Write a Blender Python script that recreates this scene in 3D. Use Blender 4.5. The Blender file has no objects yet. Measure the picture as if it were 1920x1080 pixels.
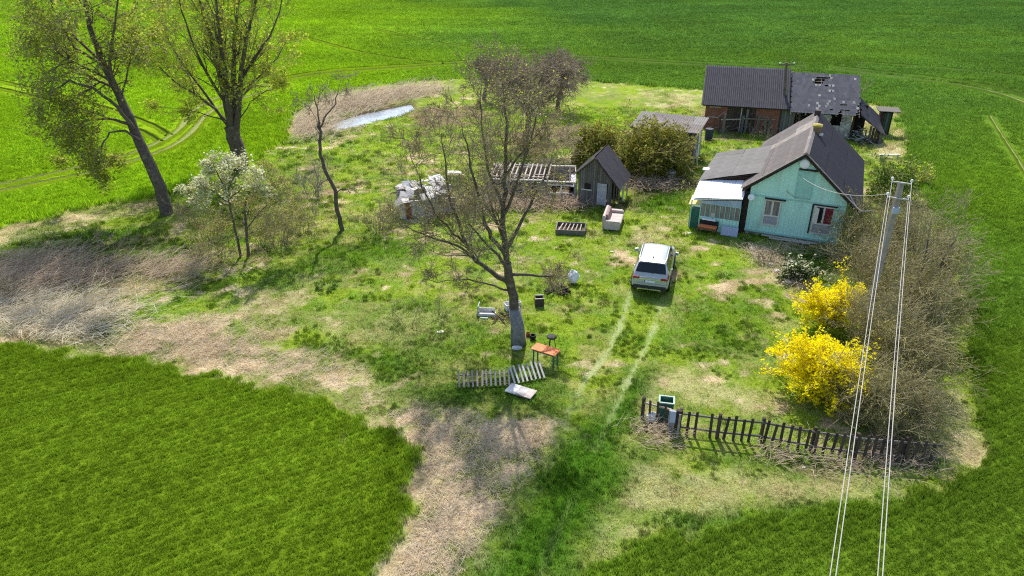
import bpy, math, random
import numpy as np
from mathutils import Vector, Matrix
R = math.radians
random.seed(7)
rng = np.random.default_rng(7)
scene = bpy.context.scene
COL = scene.collection

# ------------------------------------------------------------------ camera, sky, sun, exposure
CAM_H, PITCH, FPX = 16.5, R(27), 1350.0
cam_data = bpy.data.cameras.new('camera')
cam = bpy.data.objects.new('camera', cam_data); COL.objects.link(cam)
cam.location = (0, 0, CAM_H)
cam.rotation_euler = (R(90) - PITCH, 0, 0)
cam_data.sensor_width = 36.0
cam_data.lens = FPX / 1920 * 36.0
cam_data.clip_start = 0.1
cam_data.clip_end = 6000
scene.camera = cam

SUN_EL, SUN_AZ = R(49), R(-3)           # behind the yard
world = bpy.data.worlds.new('World'); scene.world = world
world.use_nodes = True
wn = world.node_tree
bg = wn.nodes['Background']; bg.inputs['Strength'].default_value = 0.15
sky = wn.nodes.new('ShaderNodeTexSky'); sky.sky_type = 'NISHITA'; sky.sun_disc = False
sky.sun_elevation = SUN_EL; sky.sun_rotation = SUN_AZ
sky.air_density = 1.0; sky.dust_density = 1.5
wn.links.new(sky.outputs[0], bg.inputs[0])
sun_data = bpy.data.lights.new('sun', 'SUN'); sun_data.energy = 4.1; sun_data.angle = R(0.6)
sun_data.color = (1.0, 0.95, 0.86)
sun = bpy.data.objects.new('sun', sun_data); COL.objects.link(sun)
sdir = Vector((math.sin(SUN_AZ) * math.cos(SUN_EL), math.cos(SUN_AZ) * math.cos(SUN_EL), math.sin(SUN_EL)))
sun.rotation_euler = sdir.to_track_quat('Z', 'Y').to_euler()
sun.location = (0, 40, 60)
scene.view_settings.view_transform = 'Standard'
scene.view_settings.look = 'None'
scene.view_settings.exposure = 0.66
scene.view_settings.gamma = 1.0
scene.view_settings.use_curve_mapping = False
scene.cycles.max_bounces = 6
scene.cycles.use_denoising = False
scene.cycles.filter_width = 1.15
scene.cycles.transparent_max_bounces = 8

# ------------------------------------------------------------------ survey helpers (photo pixel -> place)
def ray(u, v):
    x = (u - 960) / FPX; y = -(v - 540) / FPX
    return (x, math.cos(PITCH) + y * math.sin(PITCH), -math.sin(PITCH) + y * math.cos(PITCH))
def G(u, v, z=0.0):
    d = ray(u, v); t = (z - CAM_H) / d[2]
    return (d[0] * t, d[1] * t)
def G3(u, v, z=0.0):
    a = G(u, v, z); return (a[0], a[1], z)
def PT(u, v, Y):
    d = ray(u, v); t = Y / d[1]
    return np.array((d[0] * t, Y, CAM_H + d[2] * t))

# ------------------------------------------------------------------ noise
_tab = rng.random((256, 256))
def vn(x, y, s, k=0):
    x = np.asarray(x, float) / s + 17.3 * k + 1000; y = np.asarray(y, float) / s + 9.7 * k + 1000
    xi = np.floor(x).astype(int); yi = np.floor(y).astype(int)
    fx = x - xi; fy = y - yi
    fx = fx * fx * (3 - 2 * fx); fy = fy * fy * (3 - 2 * fy)
    a = _tab[xi & 255, yi & 255]; b = _tab[(xi + 1) & 255, yi & 255]
    c = _tab[xi & 255, (yi + 1) & 255]; d = _tab[(xi + 1) & 255, (yi + 1) & 255]
    return (a * (1 - fx) + b * fx) * (1 - fy) + (c * (1 - fx) + d * fx) * fy
def fbm(x, y, s, k=0, o=4):
    t = 0; a = 1; n = 0
    for i in range(o):
        t = t + a * vn(x, y, s / 2 ** i, k + i * 3); n += a; a *= 0.55
    return t / n

# ------------------------------------------------------------------ materials
MATS = {}
def nmat(name):
    m = bpy.data.materials.new(name); m.use_nodes = True
    nt = m.node_tree; b = nt.nodes['Principled BSDF']
    MATS[name] = m
    return m, nt, b
def mixc(nt, fac, a, b, blend='MIX'):
    n = nt.nodes.new('ShaderNodeMix'); n.data_type = 'RGBA'; n.blend_type = blend
    for key, val in ((0, fac), (6, a), (7, b)):
        if hasattr(val, 'is_linked') or hasattr(val, 'links'): nt.links.new(val, n.inputs[key])
        elif isinstance(val, (int, float)): n.inputs[key].default_value = val
        else: n.inputs[key].default_value = (*val, 1)
    return n.outputs[2]
def noise(nt, scale, detail=4, rough=0.6, vec=None, dist=0):
    n = nt.nodes.new('ShaderNodeTexNoise'); n.inputs['Scale'].default_value = scale
    n.inputs['Detail'].default_value = detail; n.inputs['Roughness'].default_value = rough
    n.inputs['Distortion'].default_value = dist
    if vec is not None: nt.links.new(vec, n.inputs['Vector'])
    return n.outputs[0]
def ramp(nt, fac, p0, p1):
    n = nt.nodes.new('ShaderNodeMapRange'); n.inputs[1].default_value = p0; n.inputs[2].default_value = p1
    nt.links.new(fac, n.inputs[0]); return n.outputs[0]
def objco(nt, sc=(1, 1, 1), rot=(0, 0, 0)):
    t = nt.nodes.new('ShaderNodeTexCoord'); mp = nt.nodes.new('ShaderNodeMapping')
    mp.inputs['Scale'].default_value = sc; mp.inputs['Rotation'].default_value = rot
    nt.links.new(t.outputs['Object'], mp.inputs[0]); return mp.outputs[0]
def bump(nt, b, h, strength=0.5, dist=0.02):
    n = nt.nodes.new('ShaderNodeBump'); n.inputs['Strength'].default_value = strength
    n.inputs['Distance'].default_value = dist
    nt.links.new(h, n.inputs['Height']); nt.links.new(n.outputs[0], b.inputs['Normal'])
def mat(name, c1, c2=None, scale=6, rough=0.85, bmp=0.3, stretch=(1, 1, 1), rnd=0.0, metal=0.0, lo=0.35, hi=0.65, spec=0.3, third=None, tscale=1.5, tlo=0.55, thi=0.7):
    """weathered surface: two colours mixed by noise, optional third for stains, per-object variation"""
    m, nt, b = nmat(name)
    c2 = c2 or tuple(x * 0.7 for x in c1)
    v = objco(nt, stretch)
    f = ramp(nt, noise(nt, scale, 5, 0.65, v), lo, hi)
    c = mixc(nt, f, c1, c2)
    if third:
        f2 = ramp(nt, noise(nt, tscale, 5, 0.7, v), tlo, thi)
        c = mixc(nt, f2, c, third)
    if rnd:
        oi = nt.nodes.new('ShaderNodeObjectInfo')
        hs = nt.nodes.new('ShaderNodeHueSaturation')
        mr = nt.nodes.new('ShaderNodeMapRange'); nt.links.new(oi.outputs['Random'], mr.inputs[0])
        mr.inputs[3].default_value = 1 - rnd; mr.inputs[4].default_value = 1 + rnd
        nt.links.new(mr.outputs[0], hs.inputs['Value']); nt.links.new(c, hs.inputs['Color'])
        c = hs.outputs[0]
    nt.links.new(c, b.inputs['Base Color'])
    b.inputs['Roughness'].default_value = rough; b.inputs['Metallic'].default_value = metal
    b.inputs['Specular IOR Level'].default_value = spec
    if bmp: bump(nt, b, noise(nt, scale * 2.5, 4, 0.7, v), bmp, 0.02)
    return m
def leafmat(name, c1, c2, trans=0.5, scale=0.9):
    m = bpy.data.materials.new(name); m.use_nodes = True; nt = m.node_tree; nt.nodes.clear()
    out = nt.nodes.new('ShaderNodeOutputMaterial')
    d = nt.nodes.new('ShaderNodeBsdfDiffuse'); t = nt.nodes.new('ShaderNodeBsdfTranslucent'); ms = nt.nodes.new('ShaderNodeMixShader')
    geo = nt.nodes.new('ShaderNodeNewGeometry')
    c = mixc(nt, geo.outputs['Random Per Island'], c1, c2)
    nt.links.new(c, d.inputs[0]); nt.links.new(c, t.inputs[0])
    ms.inputs[0].default_value = trans
    nt.links.new(d.outputs[0], ms.inputs[1]); nt.links.new(t.outputs[0], ms.inputs[2]); nt.links.new(ms.outputs[0], out.inputs[0])
    MATS[name] = m; return m

# ------------------------------------------------------------------ mesh builder
class MB:
    def __init__(s): s.v = []; s.f = []; s.mi = []; s.cur = 0
    def add(s, vs, fs):
        o = len(s.v); s.v += [tuple(p) for p in vs]; s.f += [tuple(i + o for i in f) for f in fs]; s.mi += [s.cur] * len(fs); return s
    def box(s, c, d, rz=0.0, M=None):
        x, y, z = d[0] / 2, d[1] / 2, d[2] / 2
        P = [Vector((a, b, e)) for e in (-z, z) for b in (-y, y) for a in (-x, x)]
        if M is None: M = Matrix.Rotation(rz, 3, 'Z')
        c = Vector(c)
        return s.add([M @ p + c for p in P], [(0, 2, 3, 1), (4, 5, 7, 6), (0, 1, 5, 4), (1, 3, 7, 5), (3, 2, 6, 7), (2, 0, 4, 6)])
    def bx(s, x0, x1, y0, y1, z0, z1): return s.box(((x0 + x1) / 2, (y0 + y1) / 2, (z0 + z1) / 2), (abs(x1 - x0), abs(y1 - y0), abs(z1 - z0)))
    def bar(s, a, b, w, h, up=(0, 0, 1)):
        a = Vector(a); b = Vector(b); d = b - a; L = d.length; d.normalize()
        u = Vector(up)
        if abs(d.dot(u)) > 0.98: u = Vector((0, 1, 0))
        sd = d.cross(u).normalized(); u2 = sd.cross(d)
        M = Matrix((sd, d, u2)).transposed()
        return s.box((a + b) / 2, (w, L, h), M=M)
    def tube(s, pts, rad, n=8, cap=True):
        pts = [Vector(p) for p in pts]
        if not hasattr(rad, '__len__'): rad = [rad] * len(pts)
        o = []
        for i, p in enumerate(pts):
            d = (pts[min(i + 1, len(pts) - 1)] - pts[max(i - 1, 0)]).normalized()
            u = Vector((0, 0, 1)) if abs(d.z) < 0.9 else Vector((0, 1, 0))
            a = d.cross(u).normalized(); b = a.cross(d)
            o += [p + (a * math.cos(2 * math.pi * k / n) + b * math.sin(2 * math.pi * k / n)) * rad[i] for k in range(n)]
        fs = [(i * n + k, i * n + (k + 1) % n, (i + 1) * n + (k + 1) % n, (i + 1) * n + k) for i in range(len(pts) - 1) for k in range(n)]
        if cap: fs += [tuple(range(n))[::-1], tuple(range((len(pts) - 1) * n, len(pts) * n))]
        return s.add(o, fs)
    def lathe(s, prof, c=(0, 0, 0), n=16):
        o = [(c[0] + r * math.cos(2 * math.pi * k / n), c[1] + r * math.sin(2 * math.pi * k / n), c[2] + z) for r, z in prof for k in range(n)]
        fs = [(i * n + k, i * n + (k + 1) % n, (i + 1) * n + (k + 1) % n, (i + 1) * n + k) for i in range(len(prof) - 1) for k in range(n)]
        fs += [tuple(range(n))[::-1], tuple(range((len(prof) - 1) * n, len(prof) * n))]
        return s.add(o, fs)
    def prism(s, poly, vec):
        n = len(poly); vec = Vector(vec); P = [Vector(p) for p in poly]
        return s.add(P + [p + vec for p in P], [tuple(range(n))[::-1], tuple(range(n, 2 * n))] + [(i, (i + 1) % n, n + (i + 1) % n, n + i) for i in range(n)])
    def mesh(s, name, mats, smooth=False):
        me = bpy.data.meshes.new(name); me.from_pydata(s.v, [], s.f)
        if not isinstance(mats, (list, tuple)): mats = [mats]
        for m in mats: me.materials.append(MATS[m] if isinstance(m, str) else m)
        if len(mats) > 1: me.polygons.foreach_set('material_index', s.mi)
        if smooth: me.polygons.foreach_set('use_smooth', [True] * len(s.f))
        me.update(); return me
    def obj(s, name, mats, parent=None, smooth=False, **kw):
        return link(name, s.mesh(name, mats, smooth), parent, **kw)
def link(name, data, parent=None, label=None, cat=None, group=None, kind=None, loc=None, rz=None, M=None):
    o = bpy.data.objects.new(name, data); COL.objects.link(o)
    if parent is not None: o.parent = parent
    tag(o, label, cat, group, kind)
    if loc is not None: o.location = loc
    if rz is not None: o.rotation_euler = (0, 0, rz)
    if M is not None: o.matrix_local = M
    return o
def tag(o, label=None, cat=None, group=None, kind=None):
    for k, v in (('label', label), ('category', cat), ('group', group), ('kind', kind)):
        if v: o[k] = v
    return o
def thing(name, label, cat, loc=(0, 0, 0), rz=0.0, group=None):
    return link(name, None, None, label, cat, group, None, loc, rz)
def kids(o): return [c for c in bpy.data.objects if c.parent is o]
def npmesh(name, V, F, mats, mi=None, smooth=False):
    """V (n,3) array, F (m,k) array with k = 3 or 4"""
    me = bpy.data.meshes.new(name); V = np.asarray(V, np.float32); F = np.asarray(F, np.int32); k = F.shape[1]
    me.vertices.add(len(V)); me.vertices.foreach_set('co', V.ravel())
    me.loops.add(F.size); me.loops.foreach_set('vertex_index', F.ravel())
    me.polygons.add(len(F)); me.polygons.foreach_set('loop_start', np.arange(0, F.size, k, dtype=np.int32))
    try: me.polygons.foreach_set('loop_total', np.full(len(F), k, np.int32))
    except Exception: pass
    for m in (mats if isinstance(mats, (list, tuple)) else [mats]): me.materials.append(MATS[m] if isinstance(m, str) else m)
    if mi is not None: me.polygons.foreach_set('material_index', np.asarray(mi, np.int32))
    if smooth: me.polygons.foreach_set('use_smooth', np.ones(len(F), bool))
    me.update(calc_edges=True); me.validate(); return me

# ------------------------------------------------------------------ material set
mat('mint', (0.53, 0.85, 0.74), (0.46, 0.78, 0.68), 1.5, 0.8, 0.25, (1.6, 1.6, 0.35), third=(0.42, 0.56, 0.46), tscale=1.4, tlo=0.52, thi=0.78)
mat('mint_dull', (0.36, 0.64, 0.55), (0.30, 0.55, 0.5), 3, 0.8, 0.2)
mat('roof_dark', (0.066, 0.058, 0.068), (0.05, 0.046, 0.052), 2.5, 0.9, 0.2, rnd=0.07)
mat('roof_light', (0.20, 0.175, 0.165), (0.145, 0.125, 0.118), 2.2, 0.9, 0.25, rnd=0.06, third=(0.29, 0.25, 0.22), tscale=0.8)
mat('roof_bleached', (0.42, 0.37, 0.32), (0.26, 0.225, 0.20), 2.0, 0.9, 0.2, rnd=0.12)
mat('roof_ell', (0.25, 0.235, 0.22), (0.18, 0.165, 0.155), 1.8, 0.9, 0.25, rnd=0.08)
mat('roof_white', (0.85, 0.86, 0.88), (0.72, 0.74, 0.78), 3, 0.6, 0.1, rnd=0.05)
mat('barn_roof', (0.085, 0.078, 0.09), (0.055, 0.05, 0.058), 1.6, 0.9, 0.2, rnd=0.06)
mat('slate', (0.125, 0.12, 0.135), (0.07, 0.066, 0.075), 3.0, 0.9, 0.3, rnd=0.16, third=(0.27, 0.28, 0.30), tscale=1.6)
mat('dark_trim', (0.022, 0.016, 0.014), (0.045, 0.032, 0.026), 5, 0.8, 0.2)
mat('brown_board', (0.10, 0.055, 0.035), (0.06, 0.035, 0.025), 5, 0.85, 0.3, rnd=0.2)
mat('grey_wood', (0.17, 0.155, 0.14), (0.10, 0.09, 0.08), 4, 0.9, 0.5, (6, 6, 0.6), rnd=0.3)
mat('pale_wood', (0.44, 0.38, 0.30), (0.28, 0.23, 0.18), 5, 0.9, 0.4, rnd=0.28)
mat('white_wood', (0.62, 0.61, 0.55), (0.42, 0.38, 0.31), 5, 0.85, 0.3, rnd=0.2)
mat('dark_wood', (0.085, 0.058, 0.045), (0.05, 0.036, 0.03), 6, 0.9, 0.4, rnd=0.3)
mat('lath', (0.50, 0.42, 0.34), (0.32, 0.25, 0.19), 5, 0.9, 0.3, rnd=0.3)
mat('off_white', (0.72, 0.71, 0.68), (0.5, 0.48, 0.45), 3, 0.85, 0.3)
mat('white_frame', (0.74, 0.72, 0.68), (0.6, 0.57, 0.52), 5, 0.7, 0.1)
mat('door_grey', (0.42, 0.42, 0.45), (0.33, 0.33, 0.37), 4, 0.8, 0.2)
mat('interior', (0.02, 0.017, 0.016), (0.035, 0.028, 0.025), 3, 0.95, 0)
mat('soil', (0.14, 0.10, 0.075), (0.08, 0.06, 0.045), 3, 0.95, 0.5)
mat('concrete', (0.40, 0.38, 0.35), (0.26, 0.25, 0.23), 4, 0.9, 0.3, rnd=0.2)
mat('rubble', (0.55, 0.51, 0.46), (0.28, 0.24, 0.21), 3, 0.9, 0.4, rnd=0.3)
mat('plaster', (0.55, 0.53, 0.52), (0.30, 0.27, 0.25), 1.8, 0.9, 0.3, third=(0.22, 0.17, 0.14), tscale=1.0)
mat('curtain', (0.36, 0.33, 0.29), (0.14, 0.125, 0.11), 3, 0.9, 0.3, (6, 6, 0.3))
mat('red_curtain', (0.24, 0.03, 0.035), (0.14, 0.02, 0.025), 4, 0.9, 0.3, (6, 1, 0.3))
mat('orange', (0.74, 0.22, 0.075), (0.62, 0.19, 0.07), 5, 0.75, 0.1, third=(0.66, 0.36, 0.2), tscale=3)
mat('rust', (0.30, 0.10, 0.03), (0.16, 0.06, 0.03), 4, 0.9, 0.3)
mat('green_paint', (0.045, 0.17, 0.12), (0.03, 0.11, 0.08), 4, 0.7, 0.1)
mat('pale_green', (0.40, 0.52, 0.44), (0.3, 0.4, 0.33), 4, 0.8, 0.2)
mat('yellow', (0.72, 0.60, 0.28), (0.62, 0.5, 0.22), 3, 0.8, 0.1)
mat('blue_tarp', (0.26, 0.36, 0.55), (0.42, 0.5, 0.62), 2, 0.6, 0.3)
mat('pale_blue', (0.45, 0.5, 0.66), (0.36, 0.4, 0.56), 2, 0.7, 0.1)
mat('navy', (0.03, 0.045, 0.08), (0.02, 0.03, 0.05), 3, 0.5, 0.1)
mat('black', (0.012, 0.012, 0.013), (0.02, 0.02, 0.02), 5, 0.7, 0.1)
mat('sofa_cloth', (0.34, 0.24, 0.22), (0.24, 0.16, 0.15), 9, 0.95, 0.3)
mat('sofa_seat', (0.58, 0.48, 0.44), (0.46, 0.37, 0.34), 7, 0.95, 0.2)
mat('brick', (0.31, 0.12, 0.08), (0.20, 0.085, 0.06), 2.2, 0.95, 0.5, third=(0.26, 0.20, 0.18), tscale=0.9)
mat('chimney_brick', (0.34, 0.22, 0.11), (0.22, 0.13, 0.08), 5, 0.95, 0.5)
mat('lichen', (0.42, 0.35, 0.07), (0.3, 0.25, 0.08), 9, 0.95, 0.4)
mat('dish', (0.88, 0.89, 0.92), (0.8, 0.82, 0.86), 3, 0.5, 0)
mat('wire', (0.46, 0.44, 0.41), (0.36, 0.35, 0.33), 3, 0.5, 0, metal=0.0)
mat('steel', (0.50, 0.49, 0.48), (0.4, 0.38, 0.37), 5, 0.6, 0.1)
mat('pole_concrete', (0.38, 0.33, 0.30), (0.26, 0.225, 0.205), 4, 0.9, 0.3)
mat('porcelain', (0.85, 0.85, 0.83), (0.7, 0.7, 0.68), 5, 0.4, 0)
mat('pole_wood', (0.18, 0.14, 0.10), (0.11, 0.085, 0.06), 4, 0.9, 0.4)
mat('bark', (0.15, 0.118, 0.09), (0.075, 0.06, 0.047), 7, 0.95, 0.6, third=(0.22, 0.22, 0.13), tscale=2.0)
mat('bark_grey', (0.26, 0.26, 0.27), (0.14, 0.14, 0.145), 5, 0.95, 0.6, third=(0.10, 0.09, 0.08), tscale=2.5)
mat('twig_brown', (0.32, 0.255, 0.175), (0.22, 0.17, 0.12), 3, 0.95, 0)
mat('twig_olive', (0.36, 0.32, 0.16), (0.25, 0.22, 0.115), 3, 0.95, 0)
mat('twig_pale', (0.36, 0.315, 0.18), (0.25, 0.215, 0.125), 3, 0.95, 0)
mat('twig_lichen', (0.30, 0.30, 0.26), (0.16, 0.15, 0.12), 3, 0.95, 0)
leafmat('leaf_fresh', (0.34, 0.42, 0.04), (0.52, 0.54, 0.07), 0.55)
leafmat('leaf_olive', (0.20, 0.25, 0.04), (0.32, 0.36, 0.055), 0.6)
leafmat('leaf_willow', (0.20, 0.195, 0.035), (0.36, 0.31, 0.06), 0.4)
leafmat('leaf_bud', (0.34, 0.32, 0.10), (0.42, 0.34, 0.16), 0.4)
leafmat('leaf_green', (0.06, 0.14, 0.02), (0.12, 0.2, 0.03), 0.4)
leafmat('leaf_dark', (0.035, 0.07, 0.015), (0.06, 0.11, 0.02), 0.3)
leafmat('blossom_white', (0.82, 0.80, 0.62), (0.66, 0.67, 0.42), 0.4)
leafmat('blossom_yellow', (0.97, 0.88, 0.012), (0.95, 0.80, 0.008), 0.5)
leafmat('straw', (0.66, 0.56, 0.41), (0.46, 0.37, 0.26), 0.3)
leafmat('straw_pale', (0.82, 0.75, 0.58), (0.60, 0.52, 0.37), 0.35)
leafmat('bramble', (0.40, 0.295, 0.20), (0.60, 0.48, 0.35), 0.25)
def simple(name, c, rough=0.3, metal=0.0, coat=0.0, spec=0.5):
    m, nt, b = nmat(name); b.inputs['Base Color'].default_value = (*c, 1); b.inputs['Roughness'].default_value = rough
    b.inputs['Metallic'].default_value = metal; b.inputs['Coat Weight'].default_value = coat; b.inputs['Specular IOR Level'].default_value = spec
    return m
simple('car_paint', (0.44, 0.47, 0.48), 0.38, 0.35, 0.3)
simple('car_glass', (0.012, 0.016, 0.02), 0.12, 0, 0.0, 0.5)
simple('car_black', (0.02, 0.021, 0.023), 0.6)
simple('car_chrome', (0.7, 0.7, 0.72), 0.25, 0.9)
simple('tail_red', (0.26, 0.012, 0.02), 0.25)
simple('plate_white', (0.72, 0.74, 0.78), 0.5)
simple('plate_blue', (0.02, 0.08, 0.4), 0.5)
simple('window_glass', (0.06, 0.065, 0.06), 0.12, 0, 0, 0.6)
simple('rubber', (0.015, 0.015, 0.016), 0.85)
simple('rim', (0.3, 0.31, 0.32), 0.4, 0.7)
# pond water: sky reflection part painted as pale blue body colour, part mirrored, slight ripple
m, nt, b = nmat('water'); b.inputs['Base Color'].default_value = (0.30, 0.36, 0.42, 1); b.inputs['Roughness'].default_value = 0.12
b.inputs['Specular IOR Level'].default_value = 1.0; b.inputs['IOR'].default_value = 1.6
bump(nt, b, noise(nt, 6, 3, 0.5, objco(nt, (1, 0.4, 1))), 0.12, 0.05)

# ------------------------------------------------------------------ ground layout
def poly(pts): return np.array([G(u, v) for u, v in pts])
def sdist(P, X, Y):
    """signed distance to polygon, positive inside"""
    X = X.ravel(); Y = Y.ravel(); d = np.full(X.shape, 1e18); ins = np.zeros(X.shape, bool); n = len(P)
    for i in range(n):
        a = P[i]; b = P[(i + 1) % n]; e = b - a; wx = X - a[0]; wy = Y - a[1]
        t = np.clip((wx * e[0] + wy * e[1]) / (e @ e), 0, 1)
        d = np.minimum(d, (wx - e[0] * t) ** 2 + (wy - e[1] * t) ** 2)
        c = ((a[1] <= Y) & (b[1] > Y)) | ((b[1] <= Y) & (a[1] > Y))
        with np.errstate(divide='ignore', invalid='ignore'):
            xx = a[0] + (Y - a[1]) / (b[1] - a[1] if b[1] != a[1] else 1e-9) * e[0]
        ins ^= c & (X < xx)
    return np.where(ins, 1, -1) * np.sqrt(d)
def ldist(L, X, Y):
    d = np.full(X.shape, 1e18)
    for i in range(len(L) - 1):
        a = L[i]; e = L[i + 1] - a; wx = X - a[0]; wy = Y - a[1]
        t = np.clip((wx * e[0] + wy * e[1]) / (e @ e), 0, 1)
        d = np.minimum(d, (wx - e[0] * t) ** 2 + (wy - e[1] * t) ** 2)
    return np.sqrt(d)
def ss(x, a, b):
    t = np.clip((x - a) / (b - a), 0, 1); return t * t * (3 - 2 * t)
YARD = poly([(-60, 445), (0, 430), (130, 395), (290, 372), (400, 345), (480, 300), (535, 262), (548, 215), (590, 188), (680, 166), (800, 152), (880, 148), (1000, 150), (1090, 152), (1200, 160), (1300, 168), (1320, 172), (1590, 190),
             (1680, 203), (1698, 260), (1712, 330), (1760, 420), (1800, 520), (1815, 640), (1832, 770), (1850, 860), (1800, 905), (1640, 948), (1500, 952), (1350, 985), (1180, 1020), (1120, 1060), (1080, 1130), (700, 1130),
             (722, 1075), (745, 1020), (768, 950), (778, 870), (762, 800), (690, 790), (610, 762), (560, 738), (400, 700), (330, 690), (170, 672), (0, 640), (-60, 628)])
# a field of crop lies outside YARD, lower left and all round the back
TAN = [(poly(p), w) for p, w in (
    ([(540, 745), (760, 765), (880, 775), (1040, 785), (1062, 830), (1010, 890), (950, 960), (880, 1060), (850, 1130), (700, 1130), (722, 1075), (770, 950), (778, 870), (760, 800), (690, 785)], 1.0),
    ([(160, 668), (240, 615), (330, 590), (430, 596), (470, 640), (600, 660), (740, 735), (690, 770), (560, 732), (400, 697), (330, 688)], 0.95),
    ([(420, 600), (460, 545), (560, 515), (600, 535), (560, 590), (540, 640), (450, 640)], 0.65),
    ([(-60, 490), (0, 470), (120, 490), (250, 515), (300, 520), (250, 560), (200, 640), (150, 662), (0, 636), (-60, 625)], 0.75),
    ([(-60, 447), (0, 430), (130, 398), (300, 375), (300, 392), (140, 425), (0, 462), (-60, 470)], 0.8),
    ([(548, 262), (555, 222), (598, 194), (690, 171), (800, 157), (830, 160), (820, 178), (770, 188), (690, 200), (630, 215), (600, 245)], 0.8),
    ([(1200, 168), (1310, 178), (1316, 200), (1230, 205)], 0.5),
    ([(1600, 195), (1680, 205), (1695, 262), (1640, 250), (1600, 235)], 0.75),
    ([(1150, 880), (1240, 870), (1400, 885), (1560, 890), (1750, 900), (1820, 890), (1640, 945), (1400, 955), (1180, 1010), (1120, 1050), (1130, 960)], 0.42),
    ([(1790, 740), (1825, 790), (1840, 870), (1800, 870), (1790, 800)], 0.6),
    ([(1190, 710), (1300, 690), (1420, 730), (1440, 780), (1330, 775), (1230, 790), (1190, 770)], 0.45),
    ([(560, 590), (760, 570), (900, 620), (800, 660), (620, 640)], 0.35),
    ([(1405, 462), (1450, 470), (1500, 520), (1530, 560), (1480, 540), (1420, 500)], 0.9),
    ([(1000, 300), (1090, 285), (1100, 318), (980, 318)], 0.8),
    ([(1195, 425), (1240, 430), (1235, 460), (1195, 458)], 0.6),
    ([(1640, 270), (1695, 270), (1700, 300), (1650, 300)], 0.7))]
MUD = [(poly(p), w) for p, w in (
    ([(760, 212), (800, 200), (900, 200), (920, 215), (880, 235), (780, 240)], 0.8),
    ([(950, 250), (1000, 232), (1100, 240), (1090, 275), (1000, 300), (940, 290)], 0.8),
    ([(1100, 330), (1290, 318), (1310, 350), (1190, 380), (1100, 350)], 0.5),
    ([(900, 370), (1180, 375), (1180, 396), (900, 392)], 0.5),
    ([(600, 240), (700, 185), (780, 178), (775, 195), (640, 235)], 0.7),
    ([(1330, 240), (1470, 235), (1470, 262), (1330, 262)], 0.6),
    ([(560, 300), (620, 290), (620, 370), (560, 360)], 0.35),
    ([(1560, 800), (1740, 800), (1740, 860), (1560, 870)], 0.7),
    ([(0, 470), (280, 450), (330, 500), (60, 560), (0, 540)], 0.35),
    ([(1395, 440), (1580, 462), (1600, 475), (1400, 455)], 0.5))]
LUSH = [(poly(p), w) for p, w in (
    ([(1065, 800), (1180, 700), (1240, 640), (1220, 800), (1130, 900), (1090, 1000), (1060, 1130), (850, 1130), (900, 1040), (980, 930), (1040, 850)], 1.0),
    ([(470, 540), (560, 460), (740, 440), (800, 470), (600, 520), (500, 560)], 0.7),
    ([(520, 640), (700, 640), (960, 690), (900, 730), (700, 720)], 0.6),
    ([(640, 660), (760, 560), (960, 600), (1000, 690), (850, 700)], 0.5),
    ([(1200, 330), (1300, 300), (1300, 400), (1180, 400)], 0.8), ([(1180, 815), (1290, 825), (1560, 865), (1540, 900), (1300, 885), (1200, 870)], 0.6), ([(860, 700), (1060, 690), (1060, 790), (900, 780), (740, 735)], 0.8),
    ([(1380, 475), (1600, 470), (1620, 560), (1500, 510)], 0.9), ([(1040, 800), (1150, 800), (1180, 900), (1130, 1010), (1100, 1130), (870, 1130), (960, 960)], 1.0), ([(1230, 970), (1500, 935), (1700, 935), (1500, 965), (1250, 1010)], 0.9), ([(1260, 560), (1480, 560), (1440, 680), (1260, 660)], 0.35),
    ([(130, 445), (290, 420), (340, 480), (320, 530), (180, 520), (120, 480)], 0.7), ([(0, 440), (90, 425), (100, 450), (0, 465)], 0.6), ([(170, 580), (260, 600), (220, 650), (150, 640)], 0.5))]
GAPS = poly([(590, 745), (690, 785), (765, 800), (785, 870), (768, 960), (735, 1010), (660, 930), (630, 830)])
POND = poly([(622, 238), (630, 226), (680, 211), (735, 200), (768, 193), (774, 203), (735, 217), (680, 229), (640, 239)])
TRK = [poly(p) for p in ([(1182, 545), (1170, 590), (1158, 625), (1132, 670), (1093, 720), (1066, 775), (1040, 850), (1000, 930), (960, 1010), (920, 1100)],
                        [(1243, 555), (1232, 600), (1213, 645), (1185, 700), (1155, 760), (1120, 840), (1080, 920), (1040, 1010), (1000, 1110)])]

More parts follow.
